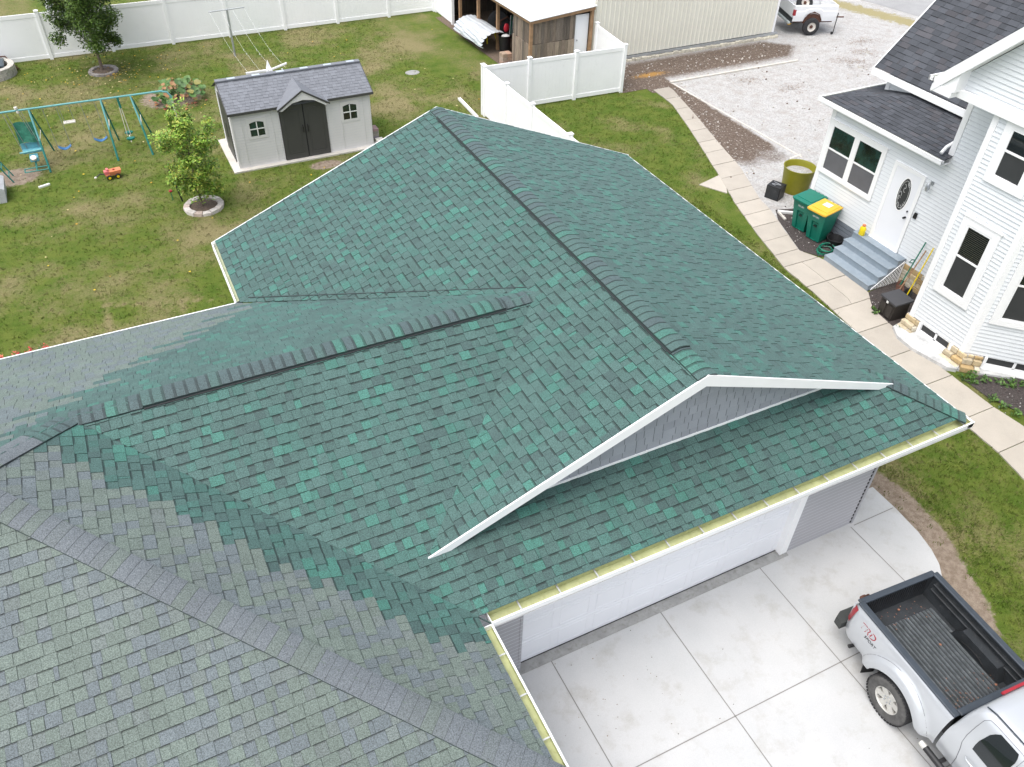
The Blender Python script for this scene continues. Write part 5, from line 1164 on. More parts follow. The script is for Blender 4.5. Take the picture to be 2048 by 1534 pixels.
# ================================================================== THINGS BESIDE THE PORCH
def bin_(label,loc,rz,lid,txt,paper=False):
    t=thing('wheeled_bin',label,'bin',loc,rz,'wheeled bins beside the porch wall',local=True)      # local: front faces -Y
    w0,d0,w1,d1,h=.23,.22,.31,.36,1.0; mb=MB()
    lv=[(0.03,.0),(.55,.5),(.86,.86),(.92,1.0)]
    def sec(z,f,dent=0):
        a=w0+(w1-w0)*f; b=d0+(d1-d0)*f
        return [Vector(p) for p in ((-a,-b,z),(-a*.45,-b,z),(-a*.42,-b+dent,z),(a*.42,-b+dent,z),(a*.45,-b,z),(a,-b,z),(a,b,z),(-a,b,z))]
    rows=[sec(.03,0,.05),sec(.60,.58,.05),sec(.66,.64,.0),sec(.93,.93),sec(.93,1.03),sec(1.0,1.06)]
    mb.grid(rows,close=True); mb.face(sec(.03,0)[::-1]); mb.build('body',M['bing'],t,bevel=.012)
    mb=MB(); a=w1*1.08; b=d1*1.05; mb.prism([(-a,-b-.03,1.0),(-a+.06,-b-.07,1.0),(a-.06,-b-.07,1.0),(a,-b-.03,1.0),(a,b,1.03),(-a,b,1.03)],(0,0,.045)); mb.prism([(-a*.8,-b*.75,1.045),(a*.8,-b*.75,1.045),(a*.8,b*.8,1.07),(-a*.8,b*.8,1.07)],(0,0,.02)); l=mb.build('lid',M[lid],t,bevel=.015)
    if paper: mb=MB(); mb.prism([(-.12,-.02,1.084),(.12,-.02,1.084),(.12,.20,1.095),(-.12,.20,1.095)],(0,0,.003)); mb.build('sticker',M['paper'],l)
    mb=MB(); mb.tube([(-a*.8,b+.06,.99),(a*.8,b+.06,.99)],.018,8)
    for x in (-.2,-.05,.1,.22): mb.box((x-.02,b-.03,.96),(x+.02,b+.07,1.05))
    mb.build('handle',M['bing'],t)
    for x in (-.27,.27): mb=MB(); mb.lathe((x-.03,.25,.13),[(0,0),(.13,0),(.13,.05),(0,.05)],16,(1,0,0)); mb.build('wheel',M['black'],t,smooth=40)
    vs,fs=text_mesh(txt,.075,.001); mb=MB(); Q=Matrix.Rotation(R_(90),3,'X'); cx=sum(v.x for v in vs)/len(vs)
    mb.raw([Q@Vector((v.x-cx,v.y,v.z))+Vector((0,-.338,.80)) for v in vs],fs); mb.build('number',M['paper'],t)
    mb=MB(); mb.box((-.04,-.325+.07,.47),(-.01,-.30+.045,.55)); mb.box((.01,-.325+.07,.47),(.04,-.30+.045,.55)); mb.box((-.06,-.29,.50),(.06,-.27,.515)); mb.build('clamp_bar',M['black'],t)
    return t
bin_('green wheeled bin with yellow lid and white sticker beside the grey porch steps',(6.20,9.62,.02),R_(-80),'biny','001382',True)
bin_('all-green wheeled bin behind the yellow-lidded one by the porch wall',(6.22,10.28,.02),R_(-82),'bing','001381')
mb=MB(); vs,fs=text_mesh('DSI',.07,.001)
mb=MB(); rows=[]
ob=thing('tub','large round olive-green plastic tub open at the top, beside the porch corner','tub',(7.65,12.3,0))
mb.lathe((7.65,12.3,.0),[(0,.02),(.40,.0),(.43,.1),(.50,.78),(.53,.86),(.50,.86),(.46,.78),(.40,.1),(0,.08)],28); mb.build('shell',M['olive'],ob,smooth=40)
mb=MB(); mb.lathe((7.65,12.3,.0),[(.47,.66),(.2,.70),(0,.71)],20); mb.build('gravel_fill',M['gravel'],ob)
sp_=thing('speaker_box','black cube-shaped box with a grille and a loose cable on top, beside the olive tub','speaker box',(6.72,12.2,0),.42,local=True)
mb=MB(); mb.box((-.22,-.24,0),(.22,.24,.46)); mb.build('cabinet',M['black'],sp_,bevel=.015)
mb=MB(); mb.box((-.235,-.2,.05),(-.22,.2,.42)); mb.build('grille',M['liner'],sp_); mb=MB(); mb.tube([(-.12+.02*k,.14*math.sin(k*.7),.47) for k in range(12)],.008,5); mb.build('cable',M['steel'],sp_)
mb=MB(); mb.slab((6.12,11.30,.02),(.62,-.45,0),(.05,.07,0),(0,0,.07)); single(mb,'edging_board',M['paper'],'white board edging the mulch behind the green bins','board')
mb=MB(); mb.slab((6.12,11.30,.02),(-.10,-.45,0),(.06,-.01,0),(0,0,.05)); single(mb,'edging_timber',M['slab'],'short grey timber edging the mulch next to the walkway, behind the bins','timber')
jg=thing('detergent_jug','yellow plastic jug with orange cap on the top porch step','jug',(6.50,8.36,.76),local=True)
mb=MB(); mb.lathe((0,0,0),[(0,0),(.085,.0),(.10,.03),(.09,.13),(.10,.20),(.06,.27),(.045,.29)],14,sx=.8); mb.tube([(.07,0,.20),(.12,0,.16),(.09,0,.08)],.018,6); mb.build('body',M['yellow'],jg,smooth=50); mb=MB(); mb.lathe((0,0,.28),[(0,0),(.05,0),(.05,.045),(0,.05)],12); mb.build('cap',M['orange'],jg,smooth=40)
mb=MB()
for k in range(7):
    rx,ry=.24+.03*r5.random(),.32+.05*r5.random(); cx,cy=5.95+r5.uniform(-.06,.06),8.93+r5.uniform(-.03,.03)
    mb.tube([(cx+rx*math.cos(q*.35),cy+.62*ry*math.sin(q*.35),.05+.02*k+.02*math.sin(q+k)) for q in range(19)],.013,6)
mb.tube([(5.72,8.92,.05),(5.55,8.8,.04),(5.62,8.95,.05)],.013,6); single(mb,'garden_hose',M['hose'],'coiled green garden hose on the mulch between the bins and the steps','hose')
mb=MB(); mb.lathe((6.35,9.05,.02),[(0,.02),(.18,.0),(.24,.26),(.26,.28),(.23,.28),(.17,.1),(0,.1)],20); single(mb,'flower_pot',M['black'],'black plastic pot of soil against the grey skirting, behind the coiled hose','pot')
db=thing('deck_box','dark brown resin storage box with a grey lid and small white latch by the walkway','storage box',(5.32,5.75,0),R_(-6),local=True)
mb=MB(); mb.prism([(-.24,-.24,.02),(.26,-.24,.02),(.26,.26,.02),(-.24,.26,.02)],(0,0,.50)); 
for y in (-.12,.12): mb.box((-.262,y-.08,.08),(-.24,y+.08,.44))
mb.build('box',M['brownbox'],db,bevel=.02)
mb=MB(); mb.prism([(-.29,-.29,.52),(.29,-.29,.56),(.29,.29,.56),(-.29,.29,.52)],(0,0,.05)); ld=mb.build('lid',mat('charcoal_lid',(.055,.055,.06),.6),db,bevel=.015)
mb=MB(); mb.box((-.30,-.03,.47),(-.275,.03,.53)); mb.build('latch',M['paper'],db)
def shovel(label,a,b,hm,bm,dh=False):
    t=thing('shovel',label,'shovel',(a[0],a[1],0),0,'shovels leaning by the steps'); a=Vector(a); b=Vector(b); mb=MB(); mb.tube([a,b],.018,8); mb.build('handle',M[hm],t,smooth=50)
    d=(a-b).normalized(); s=Vector((0,1,0)); n=d.cross(s).normalized(); s=n.cross(d).normalized(); mb=MB(); rows=[]
    for k in range(5):
        w_=(.05,.11,.12,.11,.03)[k]; rows.append([a+d*(-.22+.075*k)+s*w_*j+n*(.025*(1-j*j)) for j in (-1,-.5,0,.5,1)])
    mb.grid(rows); o=mb.build('blade',M[bm],t,smooth=60); o.modifiers.new('s','SOLIDIFY').thickness=.006
    if dh: mb=MB(); p=a.lerp(b,.55); mb.tube([p,p+Vector((-.08,.07,0)),p+Vector((-.09,.02,.12)),p+Vector((0,0,.1))],.013,6); mb.build('grip',M['hose'],t)
    return t
shovel('rusty shovel with a long pale wooden handle leaning nearest the steps',(6.10,6.31,.16),(6.67,6.37,1.32),'wood_lt' if 'wood_lt' in M else 'wood_new','rust')
shovel('long green-handled tool with a looped grip leaning beside the pale-handled shovel',(6.22,6.42,.22),(6.67,6.47,1.52),'hose','rust',True)
shovel('yellow-handled shovel with a black grip leaning closest to the bay corner',(6.22,6.10,.16),(6.66,6.19,1.50),'yellow','black')
rk=MB(); rk.ico((5.62,6.25,.12),.1,(1.2,1,.7),0,None,.2); rk.ico((5.82,5.95,.12),.12,(1,1,.8),0,None,.2); single(rk,'clay_rubble',mat('reddish_clay',(.13,.05,.035),.85,var=.3,vs=15),'heap of reddish clay rubble behind the dark brown box','rubble')
bt=thing('spray_bottle','blue and white bottle lying on the dark mulch at the right edge','bottle',(5.95,1.75,0),.2,local=True)
mb=MB(); mb.tube([(-.13,0,.05),(.04,0,.05),(.09,0,.05)],[.045,.045,.02],10); mb.build('bottle_body',M['paper'],bt,smooth=50); mb=MB(); mb.tube([(.02,0,.055),(.12,0,.05)],.048,10); mb.build('label_band',M['blue'],bt,smooth=50)
# ================================================================== SILVER PICKUP
tk=thing('pickup_truck','silver pickup truck parked on the concrete driveway with an open black-lined bed','truck',(-2.20,-1.20,.025),math.pi-.065,local=True)
# local frame: +Y towards the bonnet, +X to the right-hand side, origin under the tailgate
def lerp(a,b,t): return a+(b-a)*t
PROF=[(.46,.87),(.55,.895),(.70,.92),(.85,.928),(1.0,.922),(1.12,.905),(1.20,.880),(1.255,.855),(1.285,.835),(1.30,.80)]
def px_side(z):
    for (z0,a),(z1,b) in zip(PROF[:-1],PROF[1:]):
        if z<=z1: return lerp(a,b,max(0,(z-z0)/(z1-z0)))
    return PROF[-1][1]
AXR=1.29; AXF=4.50; RA=.535
def side_x(y,z):
    x=px_side(z)
    if y<.22: x-=.085*((.22-y)/.22)**2
    for ax in (AXR,AXF):
        d=math.hypot(y-ax,z-.40)
        if d<.80 and z<1.14:
            f=max(0,min(1,(.78-d)/.13)); x+=.10*(f*f*(3-2*f))
    return x
def zlow(y):
    zb=.50
    for ax in (AXR,AXF):
        if abs(y-ax)<RA: zb=max(zb,.40+math.sqrt(RA*RA-(y-ax)**2))
    return zb
def side_panel(name,y0,y1,ztop,mir,zt_fn=None,n=12,par=tk):
    ys=[y0]; 
    while ys[-1]<y1-.001: ys.append(min(ys[-1]+.04,y1))
    rows=[]
    for y in ys:
        zb=zlow(y); zt=zt_fn(y) if zt_fn else ztop
        r=[Vector((mir*side_x(y,zb)-mir*.05,y,zb))]
        for i in range(n+1):
            t=i/n; z=zb+(zt-zb)*t; r.append(Vector((mir*side_x(y,z),y,z)))
        rows.append(r)
    if mir<0: rows=rows[::-1]
    mb=MB(); mb.grid(rows); o=mb.build(name,M['silver'],par,smooth=50); return o
for mir in (1,-1): side_panel('bed_side',0,2.13,1.30,mir)
# panel joint between bumper end and flare, pressed line on the flare
M['seam']=mat('panel_gap',(.10,.10,.11),.7)
for mir in (1,-1):
    mb=MB(); pts=[]
    for k in range(24):
        a=math.pi*(.02+.96*k/23); y=AXR-math.cos(a)*.74; z=.40+math.sin(a)*.74
        if z>.52 and z<1.13: pts.append((mir*(side_x(y,z)+.001),y,z))
    mb.tube(pts,.0035,4); mb.build('panel_seam',M['seam'],tk)
# bed: floor, ribs, inner walls, wheel tubs, tailgate
mb=MB(); mb.box((-.70,.06,.78),(.70,2.09,.82)); 
mb.face([(-.80,.02,1.292),(-.80,2.12,1.292),(-.70,2.12,.8),(-.70,.02,.8)][::-1]); mb.face([(.80,.02,1.292),(.80,2.12,1.292),(.70,2.12,.8),(.70,.02,.8)])
mb.face([(-.8,2.10,1.29),(.8,2.10,1.29),(.70,2.06,.8),(-.70,2.06,.8)]); mb.face([(-.8,.06,1.29),(.8,.06,1.29),(.70,.09,.8),(-.70,.09,.8)][::-1])
for s in (-1,1):
    mb.prism([(s*.74,.86,.82),(s*.74,1.0,1.08),(s*.74,1.72,1.08),(s*.74,1.86,.82)],(-s*.17,0,0))
    mb.box((s*.80 if s<0 else .70,.15,1.03),(s*.70 if s<0 else .80,2.05,1.06)); mb.box((min(s*.78,s*.71),.15,1.16),(max(s*.78,s*.71),2.05,1.185))
bed=mb.build('bed_liner',M['liner'],tk,bevel=.012)
for k in range(17):
    x=-.60+k*.075; mb=MB(); y0_=.36; y1_=2.0
    if abs(x)>.53: y1_=.86+(0); 
    mb.prism([(x-.021,y0_,.82),(x+.021,y0_,.82),(x+.012,y0_+.02,.842),(x-.012,y0_+.02,.842)],(0,y1_-y0_,0)); mb.build('floor_rib',M['rib'],bed,bevel=.006)
for k in range(26):
    x=-.66+k*.052; mb=MB(); mb.slab((x,.075,.84),(.05,0,0) if False else (.012,0,0),(.03,-.012,.40),(0,.012,0)); mb.build('tailgate_rib',M['black'],bed)
# rail caps and tailgate
def rail(name,a,b,w_,par=tk):
    mb=MB(); mb.box(a,b); o=mb.build(name,M['railcap'],par,bevel=.018); return o
rail('rail_cap',(-.855,.03,1.285),(-.735,2.14,1.325),0); rail('rail_cap',(.735,.03,1.285),(.855,2.14,1.325),0); rail('front_rail',(-.73,2.05,1.28),(.73,2.16,1.318),0)
mb=MB(); mb.box((-.76,-.02,.72),(.76,.045,1.275)); tg=mb.build('tailgate',M['silver'],tk,bevel=.02); rail('tailgate_cap',(-.80,-.035,1.268),(.80,.075,1.31),0,tg)
mb=MB(); mb.box((-.12,-.045,1.12),(.12,-.02,1.20)); mb.build('tailgate_handle',M['black'],tg,bevel=.008)
mb=MB(); mb.ico((.60,-.09,1.18),.05,(1.4,.6,.8),0,None,.25); mb.ico((.52,-.08,1.2),.035,(1.4,.6,.8),0,None,.25); mb.build('rusty_hinge',M['rust'],tg)
for s in (-1,1):
    mb=MB(); rows=[]
    for i in range(7):
        z=.84+.36*i/6; rows.append([Vector((s*(.765+.0),-.035+.0,z)),Vector((s*(side_x(.0,z)+.004),-.02,z)),Vector((s*(side_x(.04,z)+.006),.03,z)),Vector((s*(side_x(.09,z)+.005),.075+.04*(i/6)-.02,z))])
    mb.grid(rows if s<0 else [r[::-1] for r in rows]); mb.build('tail_light',M['red'],tk,smooth=60)
    mb=MB(); mb.slab((s*.80,-.03,.84) if s>0 else (-.80,-.03,.84),(s*.03,.0,0),(0,.03,0),(0,0,.4)); mb.build('tail_light_frame',M['silver'],tk)
mb=MB(); mb.prism([(-.92,-.02,.50),(-.92,-.16,.52),(-.80,-.22,.52),(.80,-.22,.52),(.92,-.16,.52),(.92,-.02,.50)],(0,0,.17)); rb=mb.build('rear_bumper',mat('dark_bumper',(.035,.038,.036),.55,var=.1,vs=4),tk,bevel=.025)
mb=MB(); mb.box((-.15,-.23,.55),(.15,-.215,.66)); mb.build('number_plate',M['paper'],rb)
for s in (-1,1): mb=MB(); mb.box((min(s*.93,s*.78),-.02,.46),(max(s*.93,s*.78),.62,.56)); mb.build('lower_panel',M['silver'],tk,bevel=.02) if False else None
# wheels
def wheel(x,y,s,name='wheel'):
    W=.135; r=.42; mb=MB(); prof=[(.225,-W+.02),(.31,-W-.008),(.385,-W+.003),(.41,-W+.03),(.419,-W+.06),(.419,W-.06),(.41,W-.03),(.385,W-.003),(.31,W+.008),(.225,W-.02)]
    c=Vector((x,y,r)); mb.lathe(c,prof[:4],40,(s,0,0),1); mb.lathe(c,prof[3:7],40,(s,0,0),0); mb.lathe(c,prof[6:],40,(s,0,0),1)
    for k in range(44):      # tread lugs
        a=2*math.pi*k/44; q=Vector((0,math.cos(a),math.sin(a))); tt=Vector((0,-math.sin(a),math.cos(a)))
        for j,(xo,w2) in enumerate(((-.105,.05),(-.035,.055),(.04,.055),(.105,.05))):
            ph=.035*(j%2); aa=a+ph*2; q=Vector((0,math.cos(aa),math.sin(aa))); tt=Vector((0,-math.sin(aa),math.cos(aa)))
            mb.slab(c+q*.412+Vector((xo-w2/2,0,0))-tt*.02,Vector((w2,0,0)),tt*.040,q*.011)
    wh=mb.build(name,[M['tyre'],M['wall_t']],tk,smooth=40)
    mb=MB(); o=W-.03; mb.lathe(c,[(.225,o-.14),(.215,o-.12),(.215,o),(.232,o+.016),(.236,o+.008)],36,(s,0,0)); mb.lathe(c,[(0,o-.015),(.045,o-.015),(.06,o-.03),(.09,o-.05)],24,(s,0,0))
    for k in range(6):
        a=2*math.pi*k/6+.2; q=Vector((0,math.cos(a),math.sin(a))); tt=Vector((0,-math.sin(a),math.cos(a))); X=Vector((s,0,0))
        A=[c+q*.05-tt*.05+X*(o-.02),c+q*.05+tt*.05+X*(o-.02),c+q*.222+tt*.066+X*(o-.005),c+q*.222-tt*.066+X*(o-.005)]
        mb.prism(A if s>0 else A[::-1],-X*.04)
    mb.build('rim',M['rim'],wh,smooth=35)
    mb=MB(); mb.lathe(c,[(.0,o-.12),(.215,o-.12)],24,(s,0,0)); mb.build('brake_shade',M['black'],wh)
    mb=MB()
    for k in range(6): a=2*math.pi*k/6+.7; mb.lathe(c+Vector((0,math.cos(a),math.sin(a)))*.066,[(.012,o-.03),(.012,o-.0),(0,o+.004)],6,(s,0,0))
    mb.build('wheel_nuts',M['steel'],wh)
for ax in (AXR,AXF):
    for s in (-1,1): wheel(s*.895,ax,s)
# wheel well linings and chassis
mb=MB()
for ax in (AXR,AXF):
    for s in (-1,1):
        rows=[]
        for k in range(15):
            a=math.pi*k/14; y=ax-math.cos(a)*(RA+.0); z=max(.42,.40+math.sin(a)*(RA+.0)); rows.append([Vector((s*.90,y,z)),Vector((s*.55,y,z))])
        mb.grid(rows)
mb.box((-.55,.05,.42),(.55,5.2,.60)); mb.tube([(-.7,AXR,.4),(.7,AXR,.4)],.05,8); mb.tube([(.75,.95,.43),(.75,.55,.43),(.80,.30,.42),(.93,.28,.42)],.035,8)
mb.build('chassis',M['black'],tk)
for s in (-1,1): mb=MB(); mb.slab((s*.72,AXR-.56,.22),(s*.22,-.06,0),(0,.012,0),(0,-.04,.40)); mb.build('mud_flap',M['black'],tk)
# cab: lofted sections (x,z) from sill to roof centre
def cab_sec(belt,zb_,roofx,zr_,sill=.46):
    return [(.87,sill),(.905,.62),(.925,.85),(.915,1.02),(belt,zb_),(lerp(belt,roofx,.30),lerp(zb_,zr_,.33)),(lerp(belt,roofx,.66),lerp(zb_,zr_,.70)),(roofx+.02,zr_-.055),(roofx-.04,zr_-.015),(roofx-.2,zr_+.01),(roofx*.4,zr_+.03),(0,zr_+.035)]
secs=[(2.18,cab_sec(.885,1.13,.80,1.20)),(2.20,cab_sec(.89,1.14,.72,1.50)),(2.26,cab_sec(.895,1.15,.67,1.70)),(2.40,cab_sec(.90,1.15,.655,1.765)),(3.0,cab_sec(.905,1.15,.655,1.785)),(3.5,cab_sec(.905,1.14,.645,1.775)),(3.72,cab_sec(.90,1.14,.64,1.74)),(4.35,cab_sec(.90,1.12,.78,1.16)),(4.45,cab_sec(.90,1.10,.76,1.12)),(5.2,cab_sec(.86,1.0,.70,1.04)),(5.42,cab_sec(.80,.85,.62,.93)),(5.46,cab_sec(.76,.62,.5,.70))]
for mir in (1,-1):
    rows=[]
    for i in range(len(secs)-1):
        (ya,A),(yb_,B)=secs[i],secs[i+1]; n=max(1,int((yb_-ya)/.06))
        for k in range(n+(1 if i==len(secs)-2 else 0)):
            t=k/n; y=ya+(yb_-ya)*t; zl_=zlow(y); r=[]
            for (x0_,z0_),(x1_,z1_) in zip(A,B):
                x=lerp(x0_,x1_,t); z=lerp(z0_,z1_,t)
                if z<zl_: z=zl_
                if y>3.9 and z<1.1: x=x+max(0,side_x(y,z)-px_side(z))
                r.append(Vector((mir*x,y,z)))
            rows.append(r)
    if mir<0: rows=rows[::-1]
    mb=MB(); mb.grid(rows); mb.build('cab',M['silver'],tk,smooth=50)
mb=MB(); mb.face([(-.87,2.185,.46),(.87,2.185,.46),(.885,2.185,1.13),(.79,2.185,1.2),(-.79,2.185,1.2),(-.885,2.185,1.13)]); mb.build('cab_back',M['silver'],tk)
mb=MB(); mb.prism([(-.56,2.222,1.30),(.56,2.222,1.30),(.53,2.262,1.66),(-.53,2.262,1.66)],(0,-.02,.0)); mb.build('rear_window',M['glass'],tk,bevel=.004)
mb=MB(); mb.box((-.22,2.20,1.70),(.22,2.24,1.735)); mb.build('brake_light',M['red'],tk)
def onside(y,f): # point on the side glass area, f 0 belt .. 1 roof edge
    A=None
    for (ya,a),(yb_,b) in zip(secs[:-1],secs[1:]):
        if ya<=y<=yb_: t=(y-ya)/(yb_-ya); A=[(lerp(p[0],q[0],t),lerp(p[1],q[1],t)) for p,q in zip(a,b)]; break
    P=A[4:8]; k=f*3; i=min(2,int(k)); t=k-i; return Vector((lerp(P[i][0],P[i+1][0],t),y,lerp(P[i][1],P[i+1][1],t)))
def glassq(name,ya,yb_,fa,fb,mir,slant0=0,slant1=0,m='glass'):
    mb=MB(); rows=[]; n=10
    for j in range(7):
        f=fa+(fb-fa)*j/6; r=[]; inset=.05*(1-min(1,min(j,6-j)/1.6))
        for i in range(n+1):
            y=lerp(ya+slant0*(f-fa)+inset,yb_+slant1*(f-fa)-inset,i/n); p=onside(min(max(y,2.27),3.7),f); r.append(Vector((mir*(p.x+.006),y,p.z+.003)))
        rows.append(r)
    if mir>0: rows=rows[::-1]
    mb.grid(rows); return mb.build(name,M[m],tk,smooth=50)
for mir in (1,-1):
    glassq('side_window',2.52,3.02,.08,.90,mir,.12,.0); glassq('side_window',3.10,3.66,.08,.90,mir,0,-.12)
    mb=MB(); 
    def sp(y,z): return Vector((mir*(side_x(min(y,3.9),min(z,1.13))+.002 if z<1.13 else 0),y,z))
    pts=[(mir*.90,2.50,.55),(mir*.928,2.50,.80),(mir*.918,2.46,1.02),(mir*.902,2.42,1.14)]+[tuple(Vector((mir*(onside(y,f).x+.003),y,onside(y,f).z))) for y,f in ((2.40,.2),(2.40,.5),(2.41,.8),(2.46,.97),(2.56,1.0),(3.0,1.0),(3.06,.97),(3.06,.5),(3.06,.1))]+[(mir*.906,3.06,1.12),(mir*.930,3.06,.85),(mir*.91,3.06,.60)]
    mb.tube(pts,.004,4,cap=False); mb.build('door_seam',M['seam'],tk)
    mb=MB(); mb.tube([(mir*.925,2.58,1.00),(mir*.955,2.62,1.0),(mir*.955,2.78,1.0),(mir*.925,2.82,1.0)],.014,6); mb.build('door_handle',M['silver'],tk,smooth=60)
    mb=MB(); mb.tube([(mir*(.60),y,z) for y,z in ((2.30,1.742),(2.45,1.788),(3.0,1.806),(3.5,1.795),(3.75,1.755))],.011,5); mb.build('roof_moulding',M['railcap'],tk)
    mb=MB(); mb.tube([(mir*1.0,2.12,.44),(mir*1.0,3.95,.44)],.052,12); sb_=mb.build('side_step',M['black'],tk,smooth=50)
    mb=MB(); mb.tube([(mir*1.0,2.03,.44),(mir*1.0,2.13,.44)],[.045,.056],12); mb.build('step_end',M['rim'],sb_,smooth=50); mb=MB(); mb.box((min(mir*.85,mir*1.0),2.35,.42),(max(mir*.85,mir*1.0),2.41,.46)); mb.build('bracket',M['black'],sb_)
    mb=MB(); mb.box((min(mir*.92,mir*1.10),3.62,1.12),(max(mir*.92,mir*1.10),3.72,1.30)); mb.build('wing_mirror',M['silver'],tk,bevel=.03)
    mb=MB(); mb.ico((mir*.66,5.36,.84),.13,(1,.5,.7)); mb.build('headlight',M['paper'],tk,smooth=60)
mb=MB(); mb.face([(-.56,3.765,1.735),(.56,3.765,1.735),(.72,4.33,1.205),(-.72,4.33,1.205)][::-1]); mb.face([(-.56,3.765,1.735),(.56,3.765,1.735),(.72,4.33,1.205),(-.72,4.33,1.205)]); 
o=mb.build('windscreen',M['glass'],tk); 
for v in o.data.vertices: v.co.z+=.02
mb=MB(); mb.box((-.86,5.40,.45),(.86,5.58,.66)); mb.build('front_bumper',M['silver'],tk,bevel=.04)
mb=MB(); mb.box((-.45,5.44,.70),(.45,5.50,.90)); mb.build('grille',M['black'],tk,bevel=.02)
# lettering on the bed side: red outlined letters over a black word, sheared like the photo
def decal(txt,size,y,z,m,sh=.25,bold=0,ext=.0015):
    vs,fs=text_mesh(txt,size,ext); mb=MB(); out=[]
    for v in vs:
        yy=y+ v.x+sh*v.y*0; zz=z+v.y; out.append(Vector((side_x(yy,zz)+.003+v.z,yy+sh*v.y,zz)))
    mb.raw(out,fs); return mb.build('lettering',M[m],tk)
decal('TRD',.175,.26,1.03,'red'); 
M['decalgrey']=M['silver']
vs_=decal('TRD',.150,.272,1.040,'silver',ext=.003)
decal('SPORT',.085,.42,.935,'black')
# rust-coloured leaves and grit in the bed: uncountable litter
mb=MB()
for k in range(130):
    x=r5.uniform(-.05,.62) if k<100 else r5.uniform(-.6,.6); y=(1.98-abs(r5.gauss(0,.22))) if k<100 else r5.uniform(.15,.5); x=r5.uniform(-.6,.62) if r5.random()<.5 else x; s=r5.uniform(.004,.010); b=r5.uniform(0,3)
    mb.face([(x+s*math.cos(b+q),y+s*1.6*math.sin(b+q),.848) for q in (0,1.4,2.9,4.4)],0,r5.choice(((.24,.11,.07),(.30,.17,.11),(.20,.08,.05))))
for (x,y) in ((-.22,.98),(-.05,.20),(-.52,1.86)): mb.ico((x,y,.855),.022,(1,1,.5),0,(.28,.13,.08),.15)
o=mb.build('leaf_litter',M['leafd'],tk); o['kind']='stuff'
# ================================================================== WHITE PICKUP BED TRAILER
aT=math.atan2(-.70,1.95)
tb=thing('bed_trailer','old white pickup-bed trailer with rusty wheel arch on the gravel beside the barn','trailer',(17.80,24.42,.012),aT,local=True)
# local +X along the side from the tail, +Y away from the viewer
Lb,Wb,z0b,z1b=2.12,1.85,.62,1.32; WX=.98
mb=MB()
for yy,s in ((0,-1),(Wb,1)):
    rows=[]; n=40
    for i in range(n+1):
        x=Lb*i/n; zl_=z0b
        if abs(x-WX)<.44: zl_=max(z0b,min(.96,.44+math.sqrt(max(0,.52**2-(x-WX)**2))))
        rows.append([Vector((x,yy+s*b_,z)) for z,b_ in ((zl_,.0),(zl_+(z1b-zl_)*.3,.03),(zl_+(z1b-zl_)*.62,.035),(zl_+(z1b-zl_)*.66,.015),(z1b-.03,.02),(z1b,.0),(z1b,-.09),(z1b-.08,-.09))])
    mb.grid(rows if s<0 else rows[::-1])
mb.box((.02,.06,z0b+.12),(Lb-.02,Wb-.06,z0b+.16)); mb.box((Lb-.03,0,z0b),(Lb,Wb,z1b)); mb.box((0,.05,z1b-.55),(.05,Wb-.05,z1b-.02))
mb.build('body',M['wpaint'],tb,bevel=.006)
mb=MB(); mb.box((-.04,.02,z0b-.08),(.02,Wb-.02,z0b+.08)); mb.box((-.02,.02,z0b+.1),(.03,Wb,z0b+.16)); mb.build('rear_sill',M['liner'],tb)
mb=MB(); mb.box((-.16,.05,z0b-.12),(-.04,Wb-.2,z0b-.03)); mb.build('bumper',mat('dull_bumper',(.34,.38,.38),.5,var=.2,vs=6),tb,bevel=.01)
mb=MB(); mb.box((-.018,-.035,.88),(.10,.08,1.14)); mb.build('tail_light',M['red'],tb,bevel=.01)
mb=MB(); mb.ico((-.05,.12,z0b-.12),.09,(1.3,1,.7),0,None,.2); mb.build('rusty_step',mat('yellow_rust',(.45,.28,.06),.8,var=.3,vs=20),tb)
mb=MB(); rows=[]
for k in range(13):
    a=math.pi*(.05+.9*k/12); x=WX-math.cos(a)*.47; z=.44+math.sin(a)*.55; rows.append([Vector((x,-.028,max(z,z0b))),Vector((x,-.03,max(z+.05*(1+.5*math.sin(k*2.3)),z0b)))])
mb.grid(rows); mb.build('arch_rust',M['rust'],tb)
mb=MB(); mb.box((WX-.42,.02,z0b-.1),(WX+.42,.5,.97)); mb.build('wheel_well',M['rust'],tb)
def twheel(c,ax,par,flat=False,name='wheel'):
    mb=MB(); mb.lathe(c,[(.20,-.10),(.34,-.115),(.385,-.08),(.39,0),(.385,.08),(.34,.115),(.20,.10)],30,ax); w_=mb.build(name,M['tyre'],par,smooth=45)
    mb=MB(); mb.lathe(c,[(.215,.105),(.20,.07),(.11,.03),(.10,.05),(.06,.06),(0,.06)],24,ax); mb.lathe(c,[(.215,-.105),(.20,-.07),(0,-.05)],24,ax); r=mb.build('rim',M['cream'],w_,smooth=40)
    mb=MB(); mb.lathe(c,[(.085,.05),(.07,.085),(0,.09)],14,ax); mb.build('rusty_hub',M['rust'],w_,smooth=40)
twheel((WX,-.02,.39),(0,-1,0),tb); twheel((WX,Wb+.0,.39),(0,1,0),tb)
mb=MB(); mb.box((.1,.35,.46),(2.15,.45,.6)); mb.box((.1,1.4,.46),(2.15,1.5,.6)); mb.tube([(2.1,.95,.5),(3.0,.95,.5)],.035,6); mb.tube([(WX,0,.39),(WX,Wb,.39)],.045,8); mb.build('chassis',M['rust'],tb)
mb=MB(); mb.tube([(2.2,.02,.98),(2.16,-.02,.08)],.022,8); mb.lathe((2.12,-.02,.075),[(0,0),(.06,0),(.06,.05),(0,.05)],12,(0,1,0)); mb.build('jack_stand',M['black'],tb)
st_=thing('spare_wheel','spare tyre with a rusty centre lying in the white trailer bed','tyre',(18.9,25.0,.8),0,local=False); ORG[st_]=Vector((18.9,25.0,.8))
